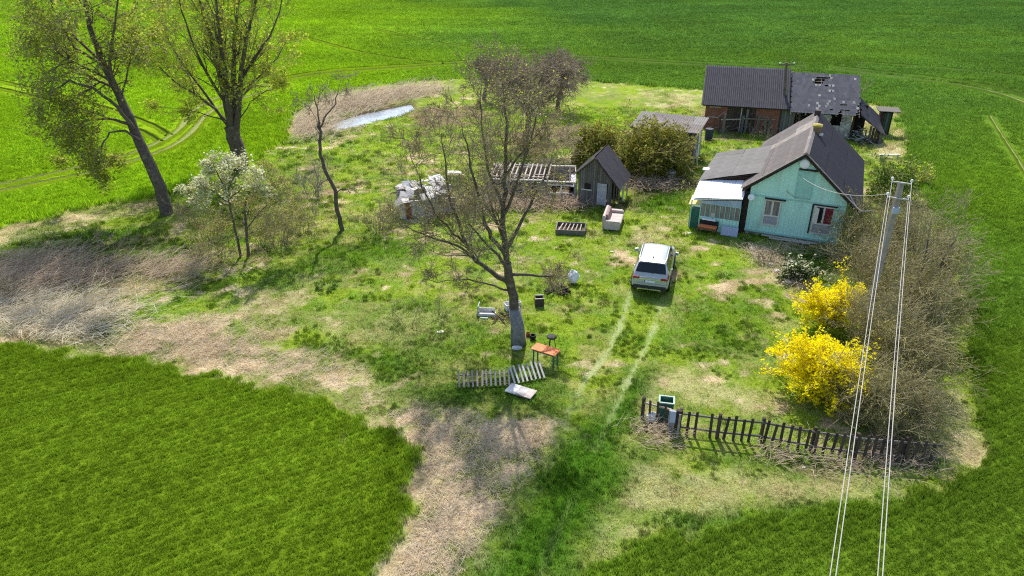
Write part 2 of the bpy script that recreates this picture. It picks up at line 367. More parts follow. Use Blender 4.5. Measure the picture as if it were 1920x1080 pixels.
def height(x, y):
    x = np.asarray(x, float); y = np.asarray(y, float)
    h = 0.05 * (fbm(x, y, 3.0, 5, 3) - 0.5)
    near = ss(y, 90, 140)
    h = h * (1 - near)
    return h
def layout(x, y):
    """crop, tan, mud, lush, track, pond masks at world points"""
    x = np.asarray(x, float).ravel(); y = np.asarray(y, float).ravel()
    w1 = (fbm(x, y, 2.2, 1, 4) - 0.5); w2 = fbm(x, y, 0.7, 11, 3) - 0.5; w3 = fbm(x, y, 4.5, 21, 4) - 0.5
    yd = sdist(YARD, x, y)
    crop = ss(-(yd + 0.8 * w1 + 0.9 * w2), -0.15, 0.25)
    gp = ss(sdist(GAPS, x, y) + 1.2 * w1, 0, 1.0) * ss(np.sin(2 * math.pi * (x + 0.12 * y) / 0.62) + 2.0 * w2, 0.25, 0.6) * ss(vn(x * 2.5, y * 0.9, 1.0, 91), 0.58, 0.75) * 0.8
    crop = crop * (1 - gp)
    tan = gp * 0.9
    for P, w in TAN:
        s = sdist(P, x, y)
        tan = np.maximum(tan, w * ss(s + 1.8 * w1 + 2.4 * w2, -0.7, 0.8))
    tan = np.maximum(tan, 0.95 * ss(w1 * 0.8 + w3 * 0.7 + w2 * 1.3, 0.24, 0.44))
    mud = np.zeros_like(x)
    for P, w in MUD:
        s = sdist(P, x, y); mud = np.maximum(mud, w * ss(s + 3.5 * w1 + 1.5 * w2, -0.8, 0.8))
    lush = np.zeros_like(x)
    for P, w in LUSH:
        s = sdist(P, x, y); lush = np.maximum(lush, w * ss(s + 2.5 * w1 + 1.0 * w2, -0.5, 1.0))
    tan = tan * (1 - 0.85 * lush)
    tr = np.zeros_like(x)
    for L in TRK: tr = np.maximum(tr, (0.15 + 0.85 * ss(y, 19, 26)) * ss(vn(x, y, 0.8, 95), 0.12, 0.4) * ss(-ldist(L, x, y) + 0.13 + 0.22 * w2, -0.07, 0.10))
    pd = sdist(POND, x, y)
    return crop, tan, mud, lush, tr, pd, yd
def lerp(a, b, t): return a + (np.asarray(b)[None, :] - a) * t[:, None] if not isinstance(b, np.ndarray) or b.ndim == 1 else a + (b - a) * t[:, None]
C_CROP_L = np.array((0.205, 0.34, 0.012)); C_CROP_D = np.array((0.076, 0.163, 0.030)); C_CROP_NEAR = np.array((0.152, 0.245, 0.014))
C_GREEN = np.array((0.235, 0.335, 0.032)); C_GREEN2 = np.array((0.165, 0.27, 0.026)); C_LUSH = np.array((0.075, 0.175, 0.014)); C_DRYG = np.array((0.36, 0.33, 0.13))
C_TAN = np.array((0.62, 0.52, 0.34)); C_TAN2 = np.array((0.45, 0.36, 0.22)); C_MUD = np.array((0.21, 0.15, 0.10)); C_TRK = np.array((0.37, 0.44, 0.19))
def colour(x, y, M):
    crop, tan, mud, lush, tr, pd, yd = M
    n = len(x); n1 = fbm(x, y, 1.3, 31, 4); n2 = fbm(x, y, 9, 41, 4); n3 = fbm(x, y, 28, 51, 4)
    g = np.repeat(C_GREEN[None], n, 0); g = lerp(g, C_GREEN2, ss(n1, 0.45, 0.7)); nf = fbm(x, y, 0.55, 81, 3); nm = fbm(x, y, 1.6, 84, 3)
    g = lerp(g, C_DRYG, ss(n1 * 0.4 + n2 * 0.25 + nf * 0.35, 0.46, 0.60) * 0.65)
    g = lerp(g, C_LUSH * 1.25, ss(nf * 0.5 + nm * 0.5, 0.50, 0.62) * 0.55)
    g = g * (0.72 + 0.56 * nf)[:, None]
    g = lerp(g, C_LUSH, lush)
    t = np.repeat(C_TAN[None], n, 0); t = lerp(t, C_TAN2, ss(n1 * 0.5 + nf * 0.5, 0.42, 0.60)); t = lerp(t, C_MUD * 1.2, ss(nf * 0.6 + nm * 0.4, 0.56, 0.70) * 0.6); t = lerp(t, C_GREEN * 0.8, ss(nm * 0.55 + nf * 0.45, 0.52, 0.59) * 0.65)
    c = g + (t - g) * tan[:, None]
    c = lerp(c, C_MUD, mud * ss(n1, 0.2, 0.5))
    c = lerp(c, C_TRK, tr * 0.85)
    # crop: yellower stand left of the yard; lusher right and far back, with cloud shade mixed into its colour
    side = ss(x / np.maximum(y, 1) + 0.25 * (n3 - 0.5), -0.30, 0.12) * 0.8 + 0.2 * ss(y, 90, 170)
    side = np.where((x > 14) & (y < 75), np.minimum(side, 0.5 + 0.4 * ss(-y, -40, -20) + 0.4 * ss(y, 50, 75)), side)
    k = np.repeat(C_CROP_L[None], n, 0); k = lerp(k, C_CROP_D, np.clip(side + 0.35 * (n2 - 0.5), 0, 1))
    near = ss(-y, -33, -25) * (0.6 + 0.4 * ss(-x, -6, 4))
    k = lerp(k, C_CROP_NEAR, near)
    k = k * (0.78 + 0.44 * fbm(x, y, 8, 44, 3))[:, None] * (0.9 + 0.2 * n1)[:, None]
    k = k * (1 + (0.5 * (fbm(x / 5 + 0.15 * y, y, 3.2, 47, 3) - 0.5)) * ss(y, 60, 100))[:, None]
    rw = np.sin((x * math.sin(R(28)) - y * math.cos(R(28))) * 2 * math.pi / 1.5) * ss(-y, -70, -30)
    k = k * (1 + 0.07 * rw)[:, None]
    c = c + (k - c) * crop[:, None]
    bank = ss(pd, -0.9, -0.1)
    c = lerp(c, C_MUD * 0.8, bank * 0.8)
    return c

# graded grid: fine in the yard, coarse towards the horizon
def axis_grid(a, b, step, lim, growth):
    mid = list(np.arange(a, b, step)); s = step; lo = []; p = a
    while p > -lim: s *= growth; p -= s; lo.append(p)
    s = step; hi = []; p = mid[-1]
    while p < lim: s *= growth; p += s; hi.append(p)
    return np.array(lo[::-1] + mid + hi)
gx = axis_grid(-42, 42, 0.2, 1800, 1.06)
ys = []; p = -60.0
while p < 11: ys.append(p); p += 2.0
p = 11.0
while p < 2500:
    ys.append(p); p += 0.13 if p < 32 else (0.17 if p < 60 else (0.28 if p < 85 else (0.28 + (p - 85) * 0.03)))
gy = np.array(ys)
XX, YY = np.meshgrid(gx, gy); X = XX.ravel(); Y = YY.ravel()
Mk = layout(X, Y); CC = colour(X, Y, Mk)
Z = height(X, Y) - 0.55 * ss(Mk[5], -0.9, 0.6) + 0.10 * Mk[0] * ss(-Y, -110, -60) - 0.03 * Mk[4] + 0.03 * (fbm(X, Y, 0.5, 61, 2) - 0.5) * (Y < 80)
nx, ny = len(gx), len(gy)
ii = (np.arange(ny - 1)[:, None] * nx + np.arange(nx - 1)[None]).ravel()
F = np.stack([ii, ii + 1, ii + nx + 1, ii + nx], 1)
# ground material
m, nt, b = nmat('ground')
at = nt.nodes.new('ShaderNodeAttribute'); at.attribute_name = 'tint'
vo = objco(nt)
n_f = ramp(nt, noise(nt, 9, 6, 0.75, vo), 0.30, 0.70)
n_c = ramp(nt, noise(nt, 1.1, 6, 0.7, vo), 0.25, 0.75)
c = mixc(nt, 1.0, at.outputs[0], mixc(nt, n_f, (0.62, 0.62, 0.6), (1.35, 1.3, 1.35)), 'MULTIPLY')
c = mixc(nt, 1.0, c, mixc(nt, n_c, (0.84, 0.88, 0.84), (1.14, 1.1, 1.12)), 'MULTIPLY')
nt.links.new(c, b.inputs['Base Color']); b.inputs['Roughness'].default_value = 1.0; b.inputs['Specular IOR Level'].default_value = 0.0
bump(nt, b, noise(nt, 11, 5, 0.8, vo), 0.9, 0.10)
me = npmesh('ground', np.stack([X, Y, Z], 1), F, 'ground', smooth=True)
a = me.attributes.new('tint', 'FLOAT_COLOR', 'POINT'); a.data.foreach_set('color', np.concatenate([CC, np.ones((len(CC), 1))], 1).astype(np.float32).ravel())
link('ground', me, kind='structure')
# pond water sheet
cp = POND.mean(0); pw = [(cp[0] + (p[0] - cp[0]) * 1.12, cp[1] + (p[1] - cp[1]) * 1.12) for p in POND]
mb = MB(); mb.add([(p[0], p[1], -0.24) for p in pw], [tuple(range(len(pw)))]); mb.obj('pond_water', 'water', kind='structure')

# ------------------------------------------------------------------ wheel tracks in the far crop (sunk lane between raised edges of the stand)
TRACKS = []
def track(pts, w=0.35, h=0.22, lane='lane'):
    P = poly(pts); Q = []
    for i in range(len(P) - 1):
        for t in np.linspace(0, 1, 8, endpoint=False):
            p0 = P[max(i - 1, 0)]; p1 = P[i]; p2 = P[i + 1]; p3 = P[min(i + 2, len(P) - 1)]
            Q.append(0.5 * (2 * p1 + (p2 - p0) * t + (2 * p0 - 5 * p1 + 4 * p2 - p3) * t * t + (3 * p1 - p0 - 3 * p2 + p3) * t ** 3))
    Q.append(P[-1]); Q = np.array(Q); TRACKS.append((Q, w)); T = np.gradient(Q, axis=0); T /= np.linalg.norm(T, axis=1)[:, None]; N = np.stack([-T[:, 1], T[:, 0]], 1)
    prof = [(-w * 1.9, 0.0), (-w * 0.62, h), (-w * 0.5, 0.125), (w * 0.5, 0.125), (w * 0.62, h), (w * 1.9, 0.0)]
    V = []
    for k, q in enumerate(Q):
        jj = 1 + 0.35 * (random.random() - 0.5)
        for o, z in prof: V.append((q[0] + N[k, 0] * o * jj, q[1] + N[k, 1] * o * jj, z + 0.012 + (random.random() * 0.05 if z > 0.15 else 0)))
    n = len(prof); Fc = []; mi = []
    for k in range(len(Q) - 1):
        for j in range(n - 1): Fc.append((k * n + j, k * n + j + 1, (k + 1) * n + j + 1, (k + 1) * n + j)); mi.append(1 if j == 2 else 0)
    V = np.array(V); ct = colour(V[:, 0], V[:, 1], layout(V[:, 0], V[:, 1])) * 0.62; ln_ = np.array((0.27, 0.31, 0.11) if lane == 'lane' else (0.05, 0.085, 0.016)); inn = np.arange(len(V)) % n; ct[(inn == 2) | (inn == 3)] = ln_
    me = npmesh('wheel_track', V, Fc, 'ground'); a = me.attributes.new('tint', 'FLOAT_COLOR', 'POINT'); a.data.foreach_set('color', np.concatenate([ct, np.ones((len(ct), 1))], 1).astype(np.float32).ravel()); link('wheel_track', me, kind='structure')
for pts, w, ln in (
    ([(-80, 368), (0, 351), (80, 334), (150, 318), (230, 298), (300, 270), (338, 245), (360, 215), (400, 190), (470, 170), (540, 150)], 0.42, 'lane'),
    ([(-80, 380), (0, 363), (80, 346), (160, 330), (250, 306), (320, 280), (360, 252), (385, 222), (420, 200), (480, 180), (540, 160)], 0.42, 'lane'),
    ([(-80, 140), (0, 154), (60, 168), (150, 190), (230, 215), (290, 238), (318, 256)], 0.3, 'lane_dark'),
    ([(-80, 155), (0, 168), (60, 182), (140, 205), (210, 228), (270, 250), (300, 268)], 0.3, 'lane_dark'),
    ([(500, 163), (560, 148), (640, 138), (760, 129), (870, 122), (980, 114), (1085, 112), (1200, 118), (1320, 125), (1480, 135)], 0.4, 'lane'),
    ([(500, 156), (560, 142), (640, 132), (760, 124), (870, 117), (980, 109), (1085, 107), (1200, 113), (1320, 119), (1480, 128)], 0.35, 'lane_dark'),
    ([(1560, 132), (1640, 142), (1720, 152), (1800, 163), (1870, 178), (1920, 196), (1980, 225)], 0.4, 'lane'),
    ([(1560, 126), (1640, 135), (1720, 144), (1800, 154), (1880, 168), (1930, 186), (1990, 210)], 0.4, 'lane_dark'),
    ([(560, 68), (620, 84), (680, 100), (760, 114), (830, 121)], 0.3, 'lane_dark'),
    ([(700, 54), (780, 72), (860, 88), (950, 96), (1040, 98)], 0.25, 'lane_dark'),
    ([(1600, 118), (1750, 128), (1920, 146), (2000, 155)], 0.3, 'lane_dark'),
    ([(1855, 220), (1880, 262), (1905, 300), (1930, 345)], 0.12, 'lane'),
    ([(0, 18), (80, 26), (160, 36)], 0.4, 'lane_dark')):
    track(pts, w, 0.22, ln)

# ------------------------------------------------------------------ grass, crop and litter scattered over the ground
def tintmat(name, trans=0.45):
    m = bpy.data.materials.new(name); m.use_nodes = True; nt = m.node_tree; nt.nodes.clear()
    out = nt.nodes.new('ShaderNodeOutputMaterial')
    d = nt.nodes.new('ShaderNodeBsdfDiffuse'); t = nt.nodes.new('ShaderNodeBsdfTranslucent'); ms = nt.nodes.new('ShaderNodeMixShader')
    at = nt.nodes.new('ShaderNodeAttribute'); at.attribute_type = 'INSTANCER'; at.attribute_name = 'tint'
    geo = nt.nodes.new('ShaderNodeNewGeometry')
    c = mixc(nt, 1.0, at.outputs[0], mixc(nt, geo.outputs['Random Per Island'], (0.55, 0.58, 0.55), (1.5, 1.42, 1.4)), 'MULTIPLY')
    nt.links.new(c, d.inputs[0]); nt.links.new(c, t.inputs[0]); ms.inputs[0].default_value = trans
    nt.links.new(d.outputs[0], ms.inputs[1]); nt.links.new(t.outputs[0], ms.inputs[2]); nt.links.new(ms.outputs[0], out.inputs[0])
    MATS[name] = m
tintmat('blade')
def tuft_mesh(name, n, rad, h, w, lean, seed):
    r = np.random.default_rng(seed); a = r.random(n) * 6.283; q = np.sqrt(r.random(n)) * rad
    bx = np.cos(a) * q; by = np.sin(a) * q; hh = h * (0.5 + r.random(n) * 0.7)
    la = r.random(n) * 6.283; ll = lean * hh * (0.3 + r.random(n)); ww = w * (0.6 + 0.8 * r.random(n)); wa = r.random(n) * 3.1416
    wx = np.cos(wa) * ww / 2; wy = np.sin(wa) * ww / 2; dx = np.cos(la) * ll; dy = np.sin(la) * ll; z0 = np.full(n, -0.02)
    V = np.stack([np.stack([bx - wx, by - wy, z0], 1), np.stack([bx + wx, by + wy, z0], 1),
                  np.stack([bx + dx * 0.4 + wx * 0.7, by + dy * 0.4 + wy * 0.7, hh * 0.6], 1), np.stack([bx + dx * 0.4 - wx * 0.7, by + dy * 0.4 - wy * 0.7, hh * 0.6], 1),
                  np.stack([bx + dx, by + dy, hh], 1)], 1).reshape(-1, 3)
    i = np.arange(n) * 5
    F = np.concatenate([np.stack([i, i + 1, i + 2], 1), np.stack([i, i + 2, i + 3], 1), np.stack([i + 3, i + 2, i + 4], 1)])
    return npmesh(name, V, F, 'blade')
def proto(name, meshes):
    c = bpy.data.collections.new(name)
    for m in meshes:
        o = bpy.data.objects.new(m.name, m); c.objects.link(o)
    return c
def scatter(name, coll, x, y, z, rot, sc, idx, tint, label):
    me = bpy.data.meshes.new(name); n = len(x); me.vertices.add(n)
    me.vertices.foreach_set('co', np.stack([x, y, z], 1).astype(np.float32).ravel())
    def at(nm, ty, data, key):
        a = me.attributes.new(nm, ty, 'POINT'); a.data.foreach_set(key, data)
    at('rot', 'FLOAT_VECTOR', rot.astype(np.float32).ravel(), 'vector'); at('sc', 'FLOAT_VECTOR', sc.astype(np.float32).ravel(), 'vector')
    at('pick', 'INT', idx.astype(np.int32), 'value')
    at('tint', 'FLOAT_COLOR', np.concatenate([tint, np.ones((n, 1))], 1).astype(np.float32).ravel(), 'color')
    o = link(name, me, kind='stuff', label=label, cat='grass')
    g = bpy.data.node_groups.new(name, 'GeometryNodeTree')
    g.interface.new_socket('Geometry', in_out='INPUT', socket_type='NodeSocketGeometry'); g.interface.new_socket('Geometry', in_out='OUTPUT', socket_type='NodeSocketGeometry')
    gi = g.nodes.new('NodeGroupInput'); go = g.nodes.new('NodeGroupOutput'); ip = g.nodes.new('GeometryNodeInstanceOnPoints'); ci = g.nodes.new('GeometryNodeCollectionInfo')
    ci.inputs['Collection'].default_value = coll; ci.inputs['Separate Children'].default_value = True; ci.inputs['Reset Children'].default_value = True
    def na(nm, ty):
        q = g.nodes.new('GeometryNodeInputNamedAttribute'); q.data_type = ty; q.inputs[0].default_value = nm; return q.outputs[0]
    g.links.new(gi.outputs[0], ip.inputs['Points']); g.links.new(ci.outputs[0], ip.inputs['Instance']); ip.inputs['Pick Instance'].default_value = True
    g.links.new(na('pick', 'INT'), ip.inputs['Instance Index']); g.links.new(na('rot', 'FLOAT_VECTOR'), ip.inputs['Rotation']); g.links.new(na('sc', 'FLOAT_VECTOR'), ip.inputs['Scale'])
    g.links.new(ip.outputs[0], go.inputs[0])
    md = o.modifiers.new('scatter', 'NODES'); md.node_group = g
    return o
def jgrid(x0, x1, y0, y1, s, ang=0, jit=0.9):
    X, Y = np.meshgrid(np.arange(x0, x1, s), np.arange(y0, y1, s)); X = X.ravel(); Y = Y.ravel()
    return X + (rng.random(len(X)) - 0.5) * s * jit, Y + (rng.random(len(X)) - 0.5) * s * jit
def inview(x, y, mar=320):
    fy = y * math.cos(PITCH) + CAM_H * math.sin(PITCH); uy = y * math.sin(PITCH) - CAM_H * math.cos(PITCH)
    u = 960 + FPX * x / fy; v = 540 - FPX * uy / fy
    return (u > -mar) & (u < 1920 + mar) & (v < 1080 + mar * 2)
short = proto('short_tufts', [tuft_mesh('tuft_a%d' % i, 46, 0.24, 0.10, 0.022, 0.7, 20 + i) for i in range(3)])
tall = proto('tall_tufts', [tuft_mesh('tuft_b%d' % i, 60, 0.26, 0.24, 0.026, 0.6, 40 + i) for i in range(3)])
flat = proto('dry_tufts', [tuft_mesh('tuft_c%d' % i, 44, 0.28, 0.11, 0.018, 2.4, 60 + i) for i in range(3)])
PX, PY, PS = [], [], []
for (y0, y1, s) in ((10, 27, 0.18), (27, 38, 0.24), (38, 52, 0.36), (52, 75, 0.5), (75, 110, 0.7), (110, 186, 1.1)):
    x, y = jgrid(-70 if y0 < 75 else -130, 70 if y0 < 75 else 130, y0, y1, s); k = inview(x, y); PX.append(x[k]); PY.append(y[k]); PS.append(np.full(k.sum(), s))
px, py, ps = map(np.concatenate, (PX, PY, PS))
_c, _s = math.cos(R(28)), math.sin(R(28)); _a = px * _c + py * _s; _b = -px * _s + py * _c; _in = (sdist(YARD, px, py) < -0.2) & (py < 60)
_b2 = np.round(_b / 0.30) * 0.30 + (rng.random(len(px)) - 0.5) * 0.10; _b = np.where(_in, _b2, _b); px, py = _a * _c - _b * _s, _a * _s + _b * _c
Mp = layout(px, py); cp_ = colour(px, py, Mp)
zz = height(px, py) - 0.55 * ss(Mp[5], -0.9, 0.6) + 0.10 * Mp[0]
n = len(px); rnd = rng.random((n, 8))
pn = fbm(px, py, 1.0, 71, 3)
rot = np.stack([rnd[:, 1] * 0.2, rnd[:, 2] * 0.2, rnd[:, 0] * 6.283], 1)
tint = cp_ * (1 + (rnd[:, 3] - 0.5) * np.where(Mp[0] > 0.4, np.where(py > 70, 0.18, 0.36), 0.95))[:, None]
idx = rnd[:, 4] * 3
sz = np.minimum((ps / 0.26) * 0.8, 3.2)
trd = np.full(len(px), 99.0)
for Q_, w_ in TRACKS: trd = np.minimum(trd, ldist(Q_[::4], px, py) - w_)
iscrop = (Mp[0] > 0.25 + 0.5 * rnd[:, 5]) & (trd > 0.16 + 0.2 * sz)
isdry = (~iscrop) & (Mp[4] < 0.3) & ((Mp[1] > rnd[:, 5] * 0.9 + 0.1)) & (Mp[0] < 0.3)
isgreen = (~iscrop) & (~isdry) & (Mp[0] < 0.5) & (Mp[2] < 0.75 * rnd[:, 6] + 0.25) & (Mp[5] < -0.4) & (Mp[4] < 0.25) & (py < 72)
def put(name, coll, k, s, hs, label, t=None):
    sc = np.stack([s, s, hs], 1)
    scatter(name, coll, px[k], py[k], zz[k] - 0.01, rot[k], sc[k], idx[k], (tint if t is None else t)[k], label)
hs = sz * (0.8 + 0.5 * rnd[:, 7])
edge = np.exp(-(Mp[6] / 1.2) ** 2)
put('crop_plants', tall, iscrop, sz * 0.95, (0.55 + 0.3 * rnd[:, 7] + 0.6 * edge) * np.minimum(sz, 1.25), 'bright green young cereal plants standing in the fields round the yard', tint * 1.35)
lushk = 0.7 + 1.3 * Mp[3] + 0.9 * ss(pn, 0.5, 0.75)
put('yard_grass', short, isgreen, sz * (0.8 + 0.4 * rnd[:, 6]), np.minimum(sz, 1.3) * lushk * 0.9, 'short uneven green grass covering the yard', tint * 1.3)
put('dry_grass', flat, isdry & (rnd[:, 6] < 0.9), sz * (0.8 + 0.5 * rnd[:, 6]), np.minimum(sz, 1.2) * (0.5 + 0.6 * rnd[:, 7]), 'flattened straw coloured dead grass on bare ground', cp_ * (0.95 + 0.5 * rnd[:, 3])[:, None])
wk = isgreen & (Mp[1] < 0.25) & (pn > 0.60) & (rnd[:, 5] > 0.35) & (py < 62)
put('weed_clumps', tall, wk, sz * 0.6, np.minimum(sz, 1.2) * (0.5 + 0.5 * rnd[:, 7]), 'darker rough grass clumps standing in the yard', cp_ * 0.45 + np.array((0.035, 0.085, 0.010)) * (0.5 + 0.5 * rnd[:, 3])[:, None])

# loose stems: straw, reeds, brushwood
def stems(name, pts, n, spread, L, w, matn, label, zmax=0.5, ang=None, seed=1, cat='dry stems'):
    r = np.random.default_rng(seed); P = np.array([G(u, v) for u, v in pts]); k = r.integers(0, len(P), n)
    c = P[k] + r.normal(0, spread, (n, 2)); Mq = layout(c[:, 0], c[:, 1]); kp = (Mq[6] > 0.35) & ((matn == 'bramble') | (Mq[1] > 0.45) | (zmax > 0.2)); c = c[kp]; n = len(c); a = r.random(n) * 6.283 if ang is None else ang + r.normal(0, 0.7, n)
    l = L * (0.4 + r.random(n)); el = r.normal(0.12, 0.22, n); z = 0.02 + r.random(n) ** 2 * zmax
    d = np.stack([np.cos(a) * np.cos(el), np.sin(a) * np.cos(el), np.abs(np.sin(el))], 1) * l[:, None]
    p0 = np.concatenate([c, z[:, None]], 1); p1 = p0 + d * 0.5; p1[:, 2] += 0.06 * l; p2 = p0 + d; p2[:, :2] += r.normal(0, 0.12, (n, 2)) * l[:, None]
    s = np.stack([-np.sin(a), np.cos(a), r.normal(0, 0.5, n)], 1) * (w / 2)
    V = np.stack([p0 - s, p0 + s, p1 + s, p1 - s, p2 + s * 0.4, p2 - s * 0.4], 1).reshape(-1, 3); i = np.arange(n) * 6
    F = np.concatenate([np.stack([i, i + 1, i + 2, i + 3], 1), np.stack([i + 3, i + 2, i + 4, i + 5], 1)])
    return link(name, npmesh(name, V, F, matn), label=label, cat=cat, kind='stuff')
stems('dead_reeds', [(0, 600), (60, 610), (120, 600), (60, 560), (190, 610), (100, 620), (20, 580), (150, 590), (0, 560)], 4200, 1.2, 0.9, 0.018, 'straw_pale', 'pale dead reeds flattened along the left edge of the near field', 0.30, 0.3, 3)
stems('dead_bramble_mat', [(20, 505), (90, 495), (60, 525), (140, 520), (200, 515), (300, 512), (340, 512), (30, 540)], 5500, 1.1, 0.9, 0.016, 'bramble', 'brown tangle of dead brambles below the leaning tree', 0.5, 0.4, 4)
stems('fallen_straw', [(280, 640), (330, 620), (380, 640), (440, 660), (520, 670), (600, 690), (250, 655)], 6000, 1.3, 0.35, 0.013, 'straw', 'beige straw lying beside the near field edge', 0.12, 0.2, 5)
stems('driveway_straw', [(800, 830), (860, 850), (930, 840), (1000, 820), (880, 900), (820, 950), (800, 1010), (900, 970), (780, 1060), (850, 1050), (740, 770), (850, 790)], 9000, 0.9, 0.22, 0.012, 'straw', 'scattered straw on the bare entrance patch', 0.05, None, 6)
stems('pond_reeds', [(600, 215), (560, 235), (640, 195), (690, 185), (740, 180), (790, 172), (580, 250), (660, 200)], 7000, 1.8, 1.1, 0.03, 'straw', 'dead reeds round the far bank of the small pond', 0.6, 0.8, 7)
stems('fence_brambles', [(1210, 810), (1240, 815), (1450, 850), (1540, 865), (1640, 870), (1700, 868)], 1300, 0.45, 0.5, 0.012, 'bramble', 'dead stems matted along the foot of the picket fence', 0.35, 0.0, 8)
stems('barn_brambles', [(1350, 240), (1380, 235), (1410, 240), (1440, 240), (1460, 240), (1335, 225)], 4000, 0.7, 1.3, 0.03, 'bramble', 'dry brambles heaped in front of the brick barn', 1.4, 0.3, 9)
stems('shed_litter', [(930, 385), (980, 385), (1030, 385), (1070, 382), (880, 390), (1200, 345), (1240, 350)], 4000, 0.8, 0.8, 0.02, 'bramble', 'dead weeds along the foot of the roofless shed', 0.5, None, 10)
stems('border_litter', [(1415, 470), (1440, 480), (1470, 500), (1430, 490), (1500, 530), (1560, 480), (1480, 465)], 2500, 0.5, 0.4, 0.015, 'straw', 'dead flower stems in the border before the mint house', 0.3, None, 11)

# ------------------------------------------------------------------ trees and shrubs
def segs_mesh(name, S, n, matn):
    """S: (k,8) p0 p1 r0 r1"""
    S = np.asarray(S, float); k = len(S); p0 = S[:, :3]; p1 = S[:, 3:6]; d = p1 - p0; L = np.linalg.norm(d, axis=1); d = d / np.maximum(L, 1e-6)[:, None]
    up = np.where(np.abs(d[:, 2:3]) < 0.9, np.array([[0, 0, 1.0]]), np.array([[0, 1.0, 0]])); a = np.cross(d, up); a /= np.linalg.norm(a, axis=1)[:, None]; b = np.cross(d, a)
    if n > 4: p1 = p1 + d * (S[:, 7] * 0.3)[:, None]; p0 = p0 - d * (S[:, 6] * 0.3)[:, None]
    th = np.arange(n) * 2 * math.pi / n; ring = a[:, None, :] * np.cos(th)[None, :, None] + b[:, None, :] * np.sin(th)[None, :, None]
    V = np.concatenate([p0[:, None] + ring * S[:, 6][:, None, None], p1[:, None] + ring * S[:, 7][:, None, None]], 1).reshape(-1, 3)
    i = (np.arange(k) * 2 * n)[:, None]; j = np.arange(n)[None]; jn = (j + 1) % n
    F = np.stack([i + j, i + jn, i + n + jn, i + n + j], 2).reshape(-1, 4)
    return npmesh(name, V, F, matn, smooth=n > 4)
def leaves_mesh(name, P, size, matn, seed=0, flat=0.5):
    P = np.asarray(P, float); n = len(P); r = np.random.default_rng(seed)
    a = r.normal(0, 1, (n, 3)); a[:, 2] *= flat; a /= np.linalg.norm(a, axis=1)[:, None]; b = np.cross(a, r.normal(0, 1, (n, 3))); b /= np.linalg.norm(b, axis=1)[:, None]
    s = size * (0.6 + 0.8 * r.random(n))[:, None]
    V = np.stack([P - a * s * 0.6, P + b * s * 0.35, P + a * s * 0.6, P - b * s * 0.35], 1).reshape(-1, 3); i = np.arange(n) * 4
    return npmesh(name, V, np.stack([i, i + 1, i + 2, i + 3], 1), matn)
def unit(v): return v / (math.sqrt(v[0] * v[0] + v[1] * v[1] + v[2] * v[2]) + 1e-9)
